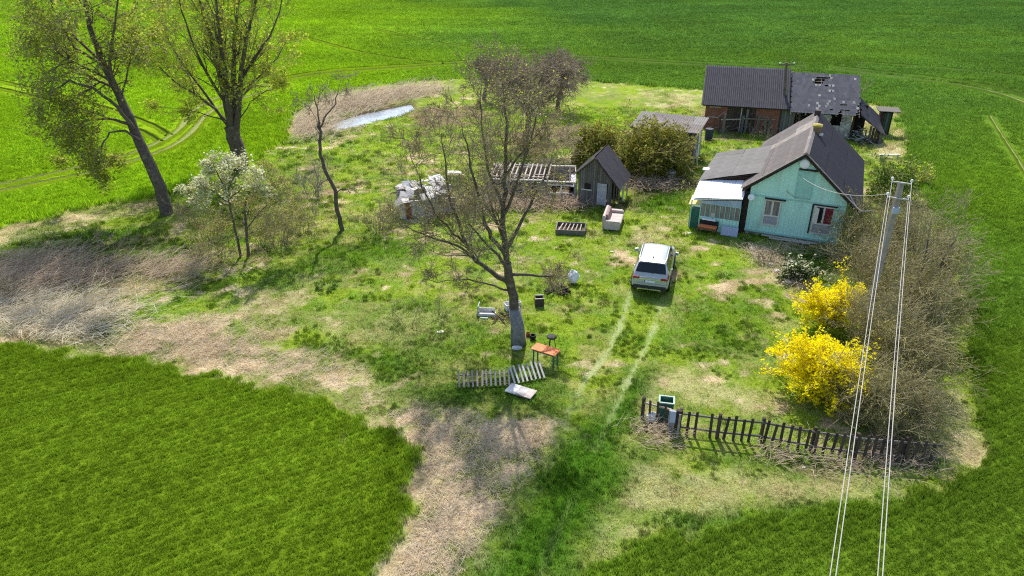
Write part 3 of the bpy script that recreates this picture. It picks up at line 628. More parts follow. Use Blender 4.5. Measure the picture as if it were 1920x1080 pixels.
class Grow:
    def __init__(s, seed, levels=3, n=(5, 6, 5), ratio=(0.6, 0.5, 0.5), ang=(0.8, 0.8, 0.8), up=(0.3, 0.1, 0.0), curl=0.18, seg=0.45, minr=0.010, leaf=0, leafj=0.06, twig_r=0.5):
        s.r = random.Random(seed); s.levels = levels; s.n = n; s.ratio = ratio; s.ang = ang; s.up = up; s.curl = curl; s.seg = seg; s.minr = minr
        s.big = []; s.small = []; s.tips = []; s.leaf = leaf; s.leafj = leafj; s.twig_r = twig_r
    def rv(s): return np.array((s.r.gauss(0, 1), s.r.gauss(0, 1), s.r.gauss(0, 1)))
    def emit(s, p, q, r0, r1): (s.big if r0 > 0.028 else s.small).append((*p, *q, r0, r1))
    def path(s, pts, r0, r1, lv=0, n=None, t0=0.25, L=None, sub=3):
        """a limb that follows given points, with side branches"""
        pts = [np.array(p, float) for p in pts]; Q = []
        for i in range(len(pts) - 1):
            for k in range(sub):
                t = k / sub; Q.append(pts[i] * (1 - t) + pts[i + 1] * t + (s.rv() * 0.03 if k else 0))
        Q.append(pts[-1]); m = len(Q) - 1
        for i in range(m):
            a = r0 + (r1 - r0) * i / m; c = r0 + (r1 - r0) * (i + 1) / m; s.emit(Q[i], Q[i + 1], a, c * 0.99)
        tot = sum(np.linalg.norm(Q[i + 1] - Q[i]) for i in range(m)); L = L or tot * s.ratio[lv]
        for k in range(s.n[lv] if n is None else n):
            t = t0 + (1 - t0) * s.r.random(); i = min(int(t * m), m - 1); f = t * m - i
            p = Q[i] * (1 - f) + Q[i + 1] * f; d = unit(Q[i + 1] - Q[i]); r = (r0 + (r1 - r0) * t) * 0.55
            s.branch(p, s.side(d, s.ang[lv]), L * (1.15 - 0.6 * t) * (0.6 + 0.7 * s.r.random()), max(r * 0.7, s.minr), lv + 1)
        return Q[-1]
    def side(s, d, ang):
        q = s.rv(); q = unit(q - d * np.dot(q, d)); a = ang * (0.7 + 0.6 * s.r.random())
        return unit(d * math.cos(a) + q * math.sin(a))
    def branch(s, p, d, L, r, lv):
        n = max(2, int(L / s.seg + 0.5)); q = p; u = s.up[min(lv, len(s.up) - 1)]; st = L / n; rr = r; Q = [p]
        for i in range(n):
            d = unit(d + s.rv() * s.curl + np.array((0, 0, u)) * (0.6 if u > 0 else 1.0) * 0.5)
            e = q + d * st; r2 = max(r * (1 - 0.75 * (i + 1) / n), s.minr * 0.6); s.emit(q, e, rr, r2); rr = r2; q = e; Q.append(q)
        if lv < s.levels:
            k = s.n[min(lv, len(s.n) - 1)]
            for j in range(k):
                t = 0.2 + 0.8 * s.r.random(); i = min(int(t * n), n - 1); f = t * n - i; b = Q[i] * (1 - f) + Q[i + 1] * f
                s.branch(b, s.side(unit(Q[i + 1] - Q[i]), s.ang[min(lv, len(s.ang) - 1)]), L * s.ratio[min(lv, len(s.ratio) - 1)] * (0.6 + 0.7 * s.r.random()), max(r * 0.5, s.minr), lv + 1)
        elif s.leaf:
            for j in range(s.leaf):
                t = s.r.random() * n; i = min(int(t), n - 1); f = t - i; s.tips.append(Q[i] * (1 - f) + Q[i + 1] * f + s.rv() * s.leafj)
    def build(s, name, label, cat, base, bark='bark', twig='twig_brown', leaf=None, lsize=0.07, group=None, frac=1.0, tname='twigs', extra=None):
        base = np.array(base, float); root = thing(name, label, cat, tuple(base), 0, group); o6 = np.array((*base, *base, 0, 0))
        if s.big: link('trunk', segs_mesh('trunk', np.array(s.big) - o6, 7, bark), root)
        if s.small: link(tname, segs_mesh(tname, np.array(s.small) - o6, 3, twig), root, kind='stuff')
        if leaf and s.tips:
            T = np.array(s.tips) - base
            if not isinstance(leaf, (list, tuple)): leaf = [(leaf, 1.0, lsize, 'leaves')]
            rs = np.random.default_rng(len(T)); pick = rs.random(len(T)); a0 = 0
            for (mt, fr, sz_, nm) in leaf:
                k = (pick >= a0) & (pick < a0 + fr); a0 += fr
                if k.any(): link(nm, leaves_mesh(nm, T[k], sz_, mt, 3), root, kind='stuff')
        return root

# main tree in the middle of the yard
def L(pts, Y, dy=0.0):
    """limb through photo points; depth runs from Y to Y + dy"""
    n = len(pts); return [PT(u, v, Y + dy * i / max(n - 1, 1)) for i, (u, v) in enumerate(pts)]
B = G3(972, 645); Y0 = B[1]
g = Grow(11, 3, (7, 9, 7), (0.42, 0.55, 0.6), (0.75, 0.8, 0.8), (0.25, 0.2, 0.10, 0.0), 0.18, 0.30, 0.0095, leaf=2, leafj=0.05)
g.path([B] + L([(970, 610), (964, 570), (957, 530), (951, 495)], Y0), 0.25, 0.175, n=0)
g.path(L([(951, 500), (945, 440), (943, 380), (948, 320), (950, 250), (945, 190), (940, 140)], Y0, 0.8), 0.14, 0.02, n=13, t0=0.1, L=2.2)
g.path(L([(955, 535), (925, 512), (893, 490), (874, 458), (857, 408), (842, 370), (836, 305), (828, 250)], Y0, 1.2), 0.12, 0.02, n=14, L=2.3)
g.path(L([(873, 456), (850, 440), (815, 400), (790, 350), (772, 300), (765, 260)], Y0 + 0.52, -0.9), 0.06, 0.012, n=11, L=1.9)
g.path(L([(948, 480), (920, 445), (907, 410), (893, 350), (880, 290), (866, 230)], Y0, -1.4), 0.10, 0.018, n=10, L=1.9)
g.path(L([(957, 545), (938, 541), (905, 530), (868, 524), (820, 530), (790, 520)], Y0, -1.6), 0.05, 0.01, n=7, L=1.1)
g.path(L([(893, 490), (860, 462), (800, 442), (765, 425), (735, 405)], Y0 + 0.34, -1.3), 0.06, 0.012, n=9, L=1.4)
g.path(L([(962, 515), (1000, 516), (1032, 518), (1050, 500), (1072, 468)], Y0, 0.9), 0.07, 0.012, n=8, L=1.0)
g.path(L([(948, 470), (975, 420), (1000, 370), (1025, 320), (1042, 270)], Y0, 1.4), 0.09, 0.015, n=10, L=1.6)
g.path(L([(947, 400), (970, 340), (990, 280), (1005, 220), (1010, 170)], Y0, -1.2), 0.07, 0.012, n=9, L=1.6)
g.path(L([(945, 390), (915, 320), (905, 250), (900, 190), (905, 150)], Y0, 1.8), 0.07, 0.012, n=9, L=1.6)
g.path(L([(945, 450), (925, 400), (915, 360), (900, 330)], Y0, 2.0), 0.06, 0.012, n=7, L=1.5)
g.path(L([(957, 530), (950, 500), (925, 470), (905, 450), (880, 420), (850, 330)], Y0, -2.4), 0.09, 0.012, n=8, L=1.5)
g.path(L([(947, 330), (975, 290), (1010, 250), (1035, 215)], Y0, 0.2), 0.05, 0.012, n=7, L=1.3)
main_tree = g.build('walnut_tree', 'tall nearly bare tree with grey lower trunk beside the orange table', 'tree', B, 'bark', 'twig_brown', [('leaf_fresh', 0.35, 0.055, 'leaves'), ('leaf_bud', 0.65, 0.04, 'buds')])
mb = MB(); mb.tube([Vector(PT(972, 646, Y0)) - Vector(B), Vector(PT(970, 610, Y0)) - Vector(B), Vector(PT(965, 578, Y0)) - Vector(B)], [0.35, 0.285, 0.252], 12)
mb.obj('trunk_base', 'bark_grey', main_tree, True)

# leaning tree, upper left
B = G3(312, 402); Y0 = B[1]
g = Grow(21, 3, (9, 8, 6), (0.5, 0.55, 0.55), (0.8, 0.8, 0.8), (0.1, -0.05, -0.35, -0.5), 0.16, 0.5, 0.013, leaf=6, leafj=0.2)
g.path([B] + L([(300, 350), (272, 290), (250, 240), (222, 175), (190, 115), (168, 50), (155, -30), (150, -110)], Y0, 1.5), 0.42, 0.06, n=12, t0=0.45, L=3.6)
g.path(L([(250, 240), (220, 200), (175, 165), (130, 150), (95, 175), (90, 210)], Y0, -1.5), 0.12, 0.02, n=10, L=3.0)
g.path(L([(222, 180), (185, 110), (130, 60), (90, 40), (60, 70)], Y0 + 1, 1.5), 0.12, 0.02, n=10, L=3.0)
g.path(L([(262, 262), (235, 245), (205, 248), (190, 275), (185, 320)], Y0, -1.0), 0.09, 0.015, n=9, L=2.0)
g.path(L([(245, 232), (200, 222), (160, 225), (125, 260), (110, 300)], Y0, 0.8), 0.09, 0.015, n=9, L=2.2)
g.path(L([(215, 170), (205, 110), (215, 50), (225, -20), (235, -90)], Y0, -1.5), 0.11, 0.02, n=10, L=2.8)
g.path(L([(190, 118), (140, 90), (100, 20), (85, -60)], Y0 + 1, 1.5), 0.10, 0.02, n=10, L=2.8)
g.path(L([(228, 190), (240, 130), (250, 90), (262, 60)], Y0, 1.2), 0.06, 0.015, n=6, L=1.8)
lean = g.build('leaning_tree', 'tall tree leaning left with hanging olive leaved crown beside the far field track', 'tree', B, 'bark', 'twig_brown', [('leaf_olive', 0.55, 0.15, 'leaves'), ('leaf_fresh', 0.4, 0.13, 'young_leaves')])
for k in range(1): pass

# many stemmed tree
B = G3(452, 318); Y0 = B[1]
g = Grow(31, 3, (8, 7, 5), (0.45, 0.5, 0.55), (0.7, 0.7, 0.8), (0.45, 0.4, 0.15, 0.0), 0.14, 0.6, 0.0125, leaf=3, leafj=0.18)
g.path([B] + L([(447, 290), (440, 265), (433, 240)], Y0), 0.60, 0.50, n=0)
for pts, dy, r in (([(436, 250), (425, 200), (415, 150), (400, 90), (382, 30), (365, -40), (350, -120)], 1.5, 0.30), ([(436, 250), (428, 190), (420, 120), (412, 60), (405, -10), (400, -100)], -1.5, 0.27),
                   ([(440, 250), (440, 190), (438, 120), (440, 60), (450, -10), (455, -90)], 2.0, 0.27), ([(442, 250), (448, 190), (452, 130), (462, 70), (480, 0), (500, -80)], -0.5, 0.25),
                   ([(432, 245), (405, 205), (370, 180), (330, 155), (290, 115), (262, 85)], 0.5, 0.12), ([(430, 240), (395, 190), (350, 130), (318, 80), (300, 30)], 1.8, 0.12),
                   ([(428, 200), (395, 150), (365, 90), (340, 20), (325, -50)], -1.8, 0.13), ([(452, 150), (475, 110), (505, 70), (525, 20), (535, -40)], 1.0, 0.11),
                   ([(444, 230), (470, 190), (500, 170), (525, 160)], -0.8, 0.05), ([(455, 170), (490, 140), (520, 110), (545, 60)], 1.4, 0.07), ([(425, 230), (385, 215), (350, 205), (300, 200)], -0.6, 0.05)):
    g.path(L(pts, Y0, dy), r, 0.02, n=12 if r > 0.1 else 8, t0=0.15, L=3.4 if r > 0.1 else 1.8)
g.build('multi_stem_tree', 'tall tree with six upright stems and thin yellow green leaves behind the white blossom', 'tree', B, 'bark', 'twig_olive', [('leaf_fresh', 0.9, 0.17, 'leaves')])

# small bent bare tree
B = G3(642, 432); Y0 = B[1]
g = Grow(41, 3, (6, 6, 5), (0.45, 0.5, 0.5), (0.7, 0.8, 0.8), (0.2, 0.2, 0.1, 0.0), 0.2, 0.35, 0.011)
g.path([B] + L([(632, 395), (630, 360), (612, 325), (600, 290), (601, 255), (598, 230)], Y0, 0.6), 0.14, 0.075, n=4, t0=0.6, L=1.0)
g.path(L([(600, 240), (596, 205), (590, 180), (582, 165)], Y0 + 0.6, -0.5), 0.05, 0.012, n=7, L=1.1)
g.path(L([(600, 240), (612, 215), (630, 195), (635, 165), (640, 145)], Y0 + 0.6, 0.6), 0.055, 0.012, n=8, L=1.2)
g.path(L([(598, 232), (580, 200), (560, 188)], Y0 + 0.6, 0.8), 0.025, 0.008, n=5, L=0.8)
g.path(L([(630, 360), (645, 355), (668, 352), (680, 350)], Y0, -0.3), 0.04, 0.01, n=5, L=0.7)
g.path(L([(618, 335), (600, 345), (588, 365), (585, 400)], Y0, 0.5), 0.03, 0.008, n=6, L=0.9)
g.build('bare_plum_tree', 'small dark leafless tree with bent trunk and forked top in front of the pond', 'tree', B, 'bark', 'twig_brown')

# tree with white blossom
B = G3(455, 482); Y0 = B[1]
g = Grow(51, 3, (7, 6, 5), (0.5, 0.5, 0.5), (0.9, 0.9, 0.9), (0.3, 0.15, 0.05, 0.0), 0.2, 0.35, 0.010, leaf=4, leafj=0.08)
tw = Grow(52, 3, (7, 6, 5), (0.5, 0.5, 0.5), (0.9, 0.9, 0.9), (0.3, 0.1, 0.05, 0.0), 0.2, 0.35, 0.010, leaf=3, leafj=0.08)
g.path(L([(452, 486), (440, 430), (430, 380), (418, 345)], Y0, 0.3), 0.08, 0.03, n=8, L=1.3, t0=0.6)
g.path(L([(430, 380), (395, 355), (362, 345)], Y0, 0.5), 0.04, 0.01, n=9, L=0.9)
g.path(L([(425, 360), (440, 330), (462, 312), (480, 325)], Y0, -0.5), 0.04, 0.01, n=9, L=0.9)
g.path(L([(425, 360), (405, 320), (390, 300)], Y0, 0.5), 0.04, 0.01, n=9, L=0.9)
g.path(L([(430, 370), (432, 330), (430, 298)], Y0, 0.7), 0.04, 0.01, n=10, L=1.0)
g.path(L([(428, 385), (400, 372), (372, 368), (350, 352)], Y0, -0.4), 0.035, 0.01, n=10, L=1.0)
g.path(L([(430, 375), (455, 350), (480, 345), (498, 352)], Y0, -0.2), 0.035, 0.01, n=8, L=0.9)
g.build('blossoming_tree', 'small tree covered in cream white blossom on its left and top', 'tree', B, 'bark', 'twig_olive', [('blossom_white', 0.52, 0.11, 'blossom'), ('leaf_fresh', 0.30, 0.08, 'leaves')])
B2 = G3(466, 480); tw.path(L([(466, 484), (462, 430), (458, 390), (470, 350)], B2[1], 0.3), 0.09, 0.03, n=8, L=1.4, t0=0.4)
tw.path(L([(462, 430), (490, 395), (520, 365), (540, 345)], B2[1], 0.6), 0.04, 0.01, n=10, L=1.3)
tw.path(L([(464, 440), (500, 420), (530, 410), (550, 400)], B2[1], -0.6), 0.03, 0.01, n=8, L=1.2)
tw.path(L([(460, 420), (430, 410), (400, 415), (375, 430)], B2[1], -0.4), 0.03, 0.01, n=8, L=1.1)
tw.path(L([(464, 400), (485, 350), (500, 310)], B2[1], 0.8), 0.03, 0.01, n=8, L=1.1)
tw.build('budding_tree', 'small dark twin of the blossoming tree with thin pale green buds on its right', 'tree', B2, 'bark', 'twig_olive', [('leaf_bud', 0.6, 0.07, 'buds'), ('leaf_fresh', 0.3, 0.07, 'leaves')])

def shrub(name, label, uv, h, w, seed, twig='twig_olive', leaf=None, lsz=0.05, stems_=18, nleaf=1, n=(5, 5, 4), cat='shrub', group=None, lean=(0, 0), lv=3, r=0.022, up=0.25, base=None, tname='twigs', ellip=None, leafj=0.06, dome=0):
    B = base or G3(*uv); g = Grow(seed, lv, n, (0.5, 0.5, 0.5), (0.6, 0.75, 0.8), (0.3, up, 0.05, 0.0), 0.16, 0.35, 0.0105, leaf=nleaf, leafj=leafj)
    for k in range(stems_):
        a = g.r.random() * 6.283; q = math.sqrt(g.r.random()) * w * 0.28; o = np.array((math.cos(a) * q * (ellip or 1), math.sin(a) * q, -0.03))
        d = unit(np.array((math.cos(a) * q * 1.5 / h + lean[0], math.sin(a) * q * 1.5 / h + lean[1], 1.0)) + g.rv() * 0.18)
        g.branch(np.array(B) + o, d, h * (0.55 + 0.4 * g.r.random()), r, 1)
    if dome:
        rs = np.random.default_rng(seed); q = rs.normal(0, 1, (dome, 3)); q /= np.linalg.norm(q, axis=1)[:, None]; q[:, 2] = np.abs(q[:, 2])
        az = np.arctan2(q[:, 1], q[:, 0]); lump = 1 + 0.10 * np.sin(3 * az + seed) + 0.08 * np.sin(7 * az + 5 * q[:, 2]) + 0.07 * np.sin(11 * q[:, 2] + 2 * az); rr = (0.55 + 0.45 * rs.random(dome) ** 0.5) * lump
        P_ = q * rr[:, None] * np.array((w * 0.5, w * 0.5, h * 0.95)); keep = vn(P_[:, 0] + 50, P_[:, 1] + P_[:, 2] * 1.3 + 50, 0.45, seed) > 0.32
        g.tips += list(P_[keep] + np.array(B))
    return g.build(name, label, cat, B, 'bark', twig, leaf, lsz, group, tname=tname)
def regrow(src, label, uv, rz, sc, group=None):
    """another individual of the same kind, with copies of its parts"""
    c = src.copy(); COL.objects.link(c); c.location = G3(*uv) if len(uv) == 2 else uv; c.rotation_euler = (0, 0, rz); c.scale = sc
    c['label'] = label
    if group: c['group'] = group
    for ch in kids(src):
        d = ch.copy(); COL.objects.link(d); d.parent = c
    return c
# apple trees behind
def apple(name, label, uv, h, w, seed, leafs=None, twig='twig_brown', lim=9, group=None):
    B = G3(*uv); g = Grow(seed, 3, (6, 7, 6), (0.55, 0.5, 0.45), (0.8, 0.8, 0.85), (0.2, 0.05, -0.15, -0.3), 0.2, 0.5, 0.021, leaf=1, leafj=0.1)
    top = g.path([B, np.array(B) + (0.1, 0, h * 0.18), np.array(B) + (0.25, 0.1, h * 0.36)], 0.24, 0.19, n=0)
    for k in range(lim):
        a = k / lim * 6.283 + g.r.random() * 0.5; f = 0.6 + 0.4 * g.r.random()
        e = top + np.array((math.cos(a) * w * 0.40 * f, math.sin(a) * w * 0.40 * f, h * (0.50 - 0.25 * (f - 0.6)))); mid = (top + e) / 2 + np.array((0, 0, h * 0.08))
        g.path([top, mid, e], 0.11, 0.03, n=11, t0=0.15, L=w * 0.26)
    return g.build(name, label, 'tree', B, 'bark', twig, leafs)
apple('apple_tree', 'broad leafless tree with dense brown drooping twigs directly behind the tall middle tree', (985, 285), 7.6, 9.6, 61, [('leaf_fresh', 0.05, 0.16, 'leaves')], lim=14)
apple('apple_tree', 'dense round brown crown farthest back on the right of the bare trees', (1045, 205), 5.2, 6.5, 62)
apple('apple_tree', 'small brown leafless tree farthest back on the left of the bare trees', (908, 188), 4.3, 4.5, 63, lim=7)
# olive willows
W = [('leaf_willow', 0.75, 0.15, 'leaves'), ('leaf_olive', 0.25, 0.15, 'darker_leaves')]
shrub('willow_bush', 'large round olive green bush in front of the grey roofed shed', (1223, 326), 3.9, 5.0, 71, 'twig_olive', W, 0.13, 40, 3, (6, 6, 5), 'bush', lv=3, up=0.05, dome=17000)
shrub('willow_bush', 'smaller olive green bush left of the large round bush behind the plank shed', (1120, 308), 3.1, 4.0, 72, 'twig_olive', W, 0.13, 26, 3, (6, 6, 5), 'bush', lv=3, up=0.05, dome=9000)
shrub('green_bush', 'green leafy bush behind the right eave of the mint house', (1668, 372), 2.6, 3.0, 73, 'twig_olive', [('leaf_green', 0.8, 0.11, 'leaves'), ('leaf_fresh', 0.2, 0.10, 'young_leaves')], 0.1, 18, 3, (6, 5, 5), 'bush', dome=4500)
shrub('green_bush', 'yellow green shrub at the far right edge of the yard behind the power pole', (1705, 345), 1.5, 2.0, 74, 'twig_olive', [('leaf_fresh', 0.9, 0.10, 'leaves')], 0.1, 12, 2, (5, 5, 4), 'bush', dome=900)
# bare hedge on the right
LB = [('leaf_bud', 0.9, 0.055, 'buds')]
hedge = [((1618, 478), 3.2, 3.0, 'olive twigged shrub against the right corner of the mint house'), ((1690, 505), 3.4, 3.2, 'bare shrub right of the power pole level with the house'), ((1728, 545), 2.9, 2.5, 'bare shrub on the field edge in the upper part of the hedge'),
         ((1632, 560), 3.1, 2.8, 'bare shrub behind the upper yellow bush'), ((1680, 605), 3.3, 2.8, 'bare shrub in the middle of the hedge under the wires'), ((1724, 640), 2.8, 2.4, 'bare shrub on the field edge half way down the hedge'),
         ((1628, 665), 3.0, 2.7, 'bare shrub just right of the lower yellow bush'), ((1685, 715), 3.0, 2.7, 'brownish shrub under the wires in the lower hedge'), ((1715, 730), 2.5, 2.1, 'bare shrub on the field edge in the lower hedge'),
         ((1600, 780), 2.4, 2.3, 'low brown shrub behind the picket fence left of the wires'), ((1660, 805), 2.3, 2.2, 'low brown shrub behind the picket fence between the wires'), ((1700, 812), 2.0, 1.8, 'lowest right shrub at the end of the picket fence')]
HB = [('leaf_bud', 0.5, 0.065, 'buds'), ('leaf_willow', 0.5, 0.065, 'leaves')]
protos = [shrub('hedge_shrub', hedge[i][3], hedge[i][0], hedge[i][1], hedge[i][2], 81 + i, ('twig_olive', 'twig_pale', 'twig_olive')[i], HB, 0.06, 38, 2, (7, 7, 6), group='bare shrubs of the right hand hedge') for i in range(3)]
for i in range(3, len(hedge)):
    s_ = protos[(i + (1 if i < 9 else 2)) % 3]; base_h = hedge[(i + (1 if i < 9 else 2)) % 3]
    k = hedge[i][1] / base_h[1]; regrow(s_, hedge[i][3], hedge[i][0], 1.3 * i, (hedge[i][2] / base_h[2], hedge[i][2] / base_h[2], k), 'bare shrubs of the right hand hedge')
# big pale limbs sticking out of the hedge on the right
g = Grow(95, 3, (7, 6, 4), (0.5, 0.5, 0.5), (0.5, 0.6, 0.7), (0.3, 0.2, 0.1, 0), 0.15, 0.4, 0.008, leaf=0)
B = G3(1735, 600)
for pts in ([(1735, 600), (1750, 540), (1770, 480), (1795, 440), (1810, 410)], [(1735, 600), (1725, 520), (1740, 450), (1750, 400)], [(1738, 600), (1770, 560), (1800, 530), (1825, 510)]):
    g.path(L(pts, B[1], 0.8), 0.06, 0.012, n=10, L=1.6)
g.build('bare_hedge_tree', 'spreading leafless small tree rising from the hedge toward the right field', 'tree', B, 'bark', 'twig_pale')
# forsythia
YL = [('blossom_yellow', 1.0, 0.085, 'blossom')]
shrub('forsythia', 'large bright yellow flowering bush nearest the picket fence', (1543, 738), 2.35, 1.75, 101, 'twig_olive', YL, 0.08, 46, 18, (6, 6, 5), 'flowering bush', up=0.05, leafj=0.06, lean=(-0.03, 0), dome=1500)
shrub('forsythia', 'upper bright yellow flowering bush between the white flowering shrub and the hedge', (1560, 604), 1.9, 1.6, 102, 'twig_olive', YL, 0.08, 26, 18, (6, 6, 4), 'flowering bush', up=0.05, leafj=0.06, lean=(-0.14, 0), dome=500)
shrub('forsythia', 'small yellow flowering sprays left of the upper yellow bush', (1512, 590), 1.3, 1.3, 103, 'twig_olive', YL, 0.07, 5, 6, (5, 4, 3), 'flowering bush', up=0.2, leafj=0.04)
shrub('white_flowering_shrub', 'low dark green shrub dotted with white flowers before the mint house', (1500, 520), 0.95, 1.7, 104, 'twig_olive', [('blossom_white', 0.30, 0.13, 'blossom'), ('leaf_dark', 0.7, 0.11, 'leaves')], 0.1, 26, 6, (6, 5, 4), 'flowering bush', up=-0.05)
# bare undergrowth
shrub('bare_shrub', 'grey lichen covered shrub behind the small bent tree', (592, 372), 2.7, 2.0, 111, 'twig_lichen', None, 0.05, 16, 0, (5, 5, 4))
shrub('bare_shrub', 'brownish bare shrub left of the ruined white shed', (712, 432), 1.9, 2.6, 112, 'twig_brown', LB, 0.05, 18, 1, (5, 5, 4))
shrub('bare_shrub', 'thin bare shrub between the blossoming tree and the small bent tree', (560, 440), 1.6, 2.2, 113, 'twig_olive', LB, 0.05, 12, 1, (5, 4, 4))
shrub('bare_shrub', 'dark low shrub at the foot of the blossoming tree', (405, 485), 1.5, 2.6, 114, 'twig_olive', [('leaf_olive', 0.5, 0.08, 'leaves')], 0.07, 18, 2, (5, 5, 4))
OL = [('leaf_willow', 0.6, 0.07, 'leaves'), ('leaf_fresh', 0.4, 0.07, 'young_leaves')]
shrub('leafy_shrub', 'olive leaved shrub right of the twin trunks below the blossom', (515, 455), 2.3, 2.8, 131, 'twig_olive', OL, 0.05, 22, 3, (6, 5, 4))
shrub('leafy_shrub', 'olive leaved shrub left of the twin trunks below the blossom', (400, 450), 2.0, 2.4, 132, 'twig_olive', OL, 0.05, 20, 2, (6, 5, 4))
shrub('leafy_shrub', 'loose olive shrub furthest right of the blossoming tree group', (560, 415), 1.8, 2.2, 133, 'twig_olive', OL, 0.05, 14, 2, (5, 5, 4))
shrub('bare_shrub', 'small bare shrub right beside the foot of the leaning tree', (352, 425), 1.9, 1.6, 115, 'twig_brown', LB, 0.05, 10, 1, (5, 4, 4))
shrub('bare_shrub', 'wide bare thicket between the two small trees on the left', (515, 470), 1.7, 2.8, 116, 'twig_olive', LB, 0.06, 16, 1, (5, 4, 4))
shrub('bare_shrub', 'dry shrub behind the grey stump right of the tall middle tree', (1048, 545), 1.1, 1.7, 117, 'twig_brown', LB, 0.05, 14, 1, (5, 4, 3))
shrub('bare_shrub', 'bare shrub growing against the roofless shed', (880, 395), 2.1, 2.0, 118, 'twig_brown', LB, 0.05, 14, 1, (5, 4, 4))
shrub('bare_shrub', 'brown briar patch beside the pond', (800, 225), 1.3, 5.2, 119, 'bramble', None, 0.05, 34, 0, (5, 4, 4))
shrub('bare_shrub', 'brown briar patch beyond the roofless shed', (1035, 268), 1.0, 5.5, 120, 'bramble', None, 0.05, 30, 0, (5, 4, 4))
shrub('bare_shrub', 'bare twigs in front of the brick barn', (1425, 258), 1.6, 3.2, 121, 'twig_brown', None, 0.05, 16, 0, (5, 4, 4))
shrub('sapling', 'thin leafless sapling in the grass left of the tall middle tree', (768, 615), 1.6, 0.7, 122, 'twig_olive', LB, 0.05, 2, 1, (5, 4, 3), 'sapling')
shrub('sapling', 'slender sapling with pale buds below the ruined white shed', (823, 585), 1.7, 0.7, 123, 'twig_olive', LB, 0.05, 2, 1, (5, 4, 3), 'sapling')
shrub('sapling', 'thin yellowish sapling behind the barn ridge', (1500, 160), 3.2, 1.6, 124, 'twig_pale', LB, 0.09, 4, 1, (5, 4, 4), 'sapling')
shrub('sapling', 'faint bare sapling on the field right of the barn', (1607, 180), 2.4, 1.6, 125, 'twig_pale', LB, 0.07, 4, 1, (5, 4, 4), 'sapling')
shrub('low_plants', 'tuft of dark green leaves in the grass below the blossoming tree', (612, 540), 0.45, 1.4, 126, 'twig_olive', [('leaf_green', 1, 0.10, 'leaves')], 0.1, 16, 4, (4, 3), 'plant', lv=2)
shrub('bare_shrub', 'dead brown stems in the border before the mint house', (1437, 492), 0.9, 1.6, 127, 'twig_pale', None, 0.05, 12, 0, (4, 4, 3))
shrub('bare_shrub', 'thicket of thin stems in the shade under the leaning tree', (215, 470), 1.0, 4.2, 128, 'twig_brown', None, 0.05, 22, 0, (5, 4, 4))
shrub('bare_shrub', 'pale briar tangle at the left picture edge', (60, 545), 1.0, 3.6, 129, 'twig_pale', None, 0.05, 22, 0, (5, 4, 4))

# ------------------------------------------------------------------ roofs of corrugated sheets
SHEET = {}
def sheet_mesh(w, l, waves, matn, amp=0.035):
    key = (round(w, 3), round(l, 3), waves, matn)
    if key in SHEET: return SHEET[key]
    n = waves * 2 + 1; V = []; F = []
    for j, y in enumerate((-l / 2, l / 2)):
        for i in range(n): V.append((-w / 2 + w * i / (n - 1), y, amp * (1 if i % 2 else 0)))
    for j, y in enumerate((-l / 2, l / 2)):
        for i in range(n): V.append((-w / 2 + w * i / (n - 1), y, amp * (1 if i % 2 else 0) - 0.012))
    for i in range(n - 1):
        F.append((i, i + 1, n + i + 1, n + i)); F.append((2 * n + i + 1, 2 * n + i, 3 * n + i, 3 * n + i + 1)); F.append((i + 1, i, 2 * n + i, 2 * n + i + 1))
    me = bpy.data.meshes.new('roof_sheet'); me.from_pydata(V, [], F); me.materials.append(MATS[matn]); me.update(); SHEET[key] = me; return me
def sheet_roof(parent, o, U, S, wu, ls, nu, ns, pick, name='roof_sheet', skip=None, waves=6, amp=0.035, jit=0.012, seed=1):
    """o: upper corner, U: unit vector along the ridge, S: unit vector down the slope"""
    r = random.Random(seed); o = Vector(o); U = Vector(U).normalized(); S = Vector(S).normalized(); N = U.cross(-S)
    if N.z < 0: N = -N
    w = wu / nu; l = ls / ns
    Ym = -S; Xm = Ym.cross(N)
    for i in range(nu):
        for j in range(ns):
            if skip and skip(i, j): continue
            c = o + U * (w * (i + .5)) + S * (l * (j + .5)) + N * (0.05 + 0.004 * (i % 2))
            a = r.gauss(0, jit); t = 0.018 / l
            Mx = Matrix((Xm, Ym, N)).transposed() @ Matrix.Rotation(a * 0.6, 3, 'Z') @ Matrix.Rotation(t + r.gauss(0, jit * 0.3), 3, 'X')
            ob = link(name, sheet_mesh(w * 0.995, l * 1.06, waves, pick(i, j, r), amp), parent)
            ob.matrix_local = Matrix.Translation(c + N * abs(r.gauss(0, 0.008))) @ Mx.to_4x4()

# ------------------------------------------------------------------ mint house
house = thing('wooden_house', 'mint green wooden house with grey corrugated roof and brick chimney beside the yard', 'house', (13.77, 39.57, 0), R(-24))
Lh, W0, RX, RZ = 10.2, 5.15, 2.6, 5.15
EL = (-0.45, 2.75); ER = (5.9, 2.25)
def roofz(x): return RZ - (RX - x) * (RZ - EL[1]) / (RX - EL[0]) if x < RX else RZ - (x - RX) * (RZ - ER[1]) / (ER[0] - RX)
mb = MB(); mb.prism([(0, 0, 0.25), (W0, 0, 0.25), (W0, 0, roofz(W0) - 0.08), (RX, 0, RZ - 0.1), (0, 0, roofz(0) - 0.08)], (0, 0.12, 0)); fw = mb.obj('front_wall', 'mint', house)
mb = MB()
k = 0; x = 0.0
while x < W0 - 0.05:                                             # cover strips between the wall boards
    zt = 2.3 if x < 99 else 0
    mb.bx(x, x + 0.035, -0.012, 0.0, 0.28, 2.38); x += 0.19
x = 0.1
while x < W0 - 0.1:
    zt = roofz(x) - 0.22
    if zt > 2.6: mb.bx(x, x + 0.03, -0.010, 0.0, 2.46, zt)
    x += 0.23
mb.obj('cover_strip', 'mint', fw, kind='stuff')
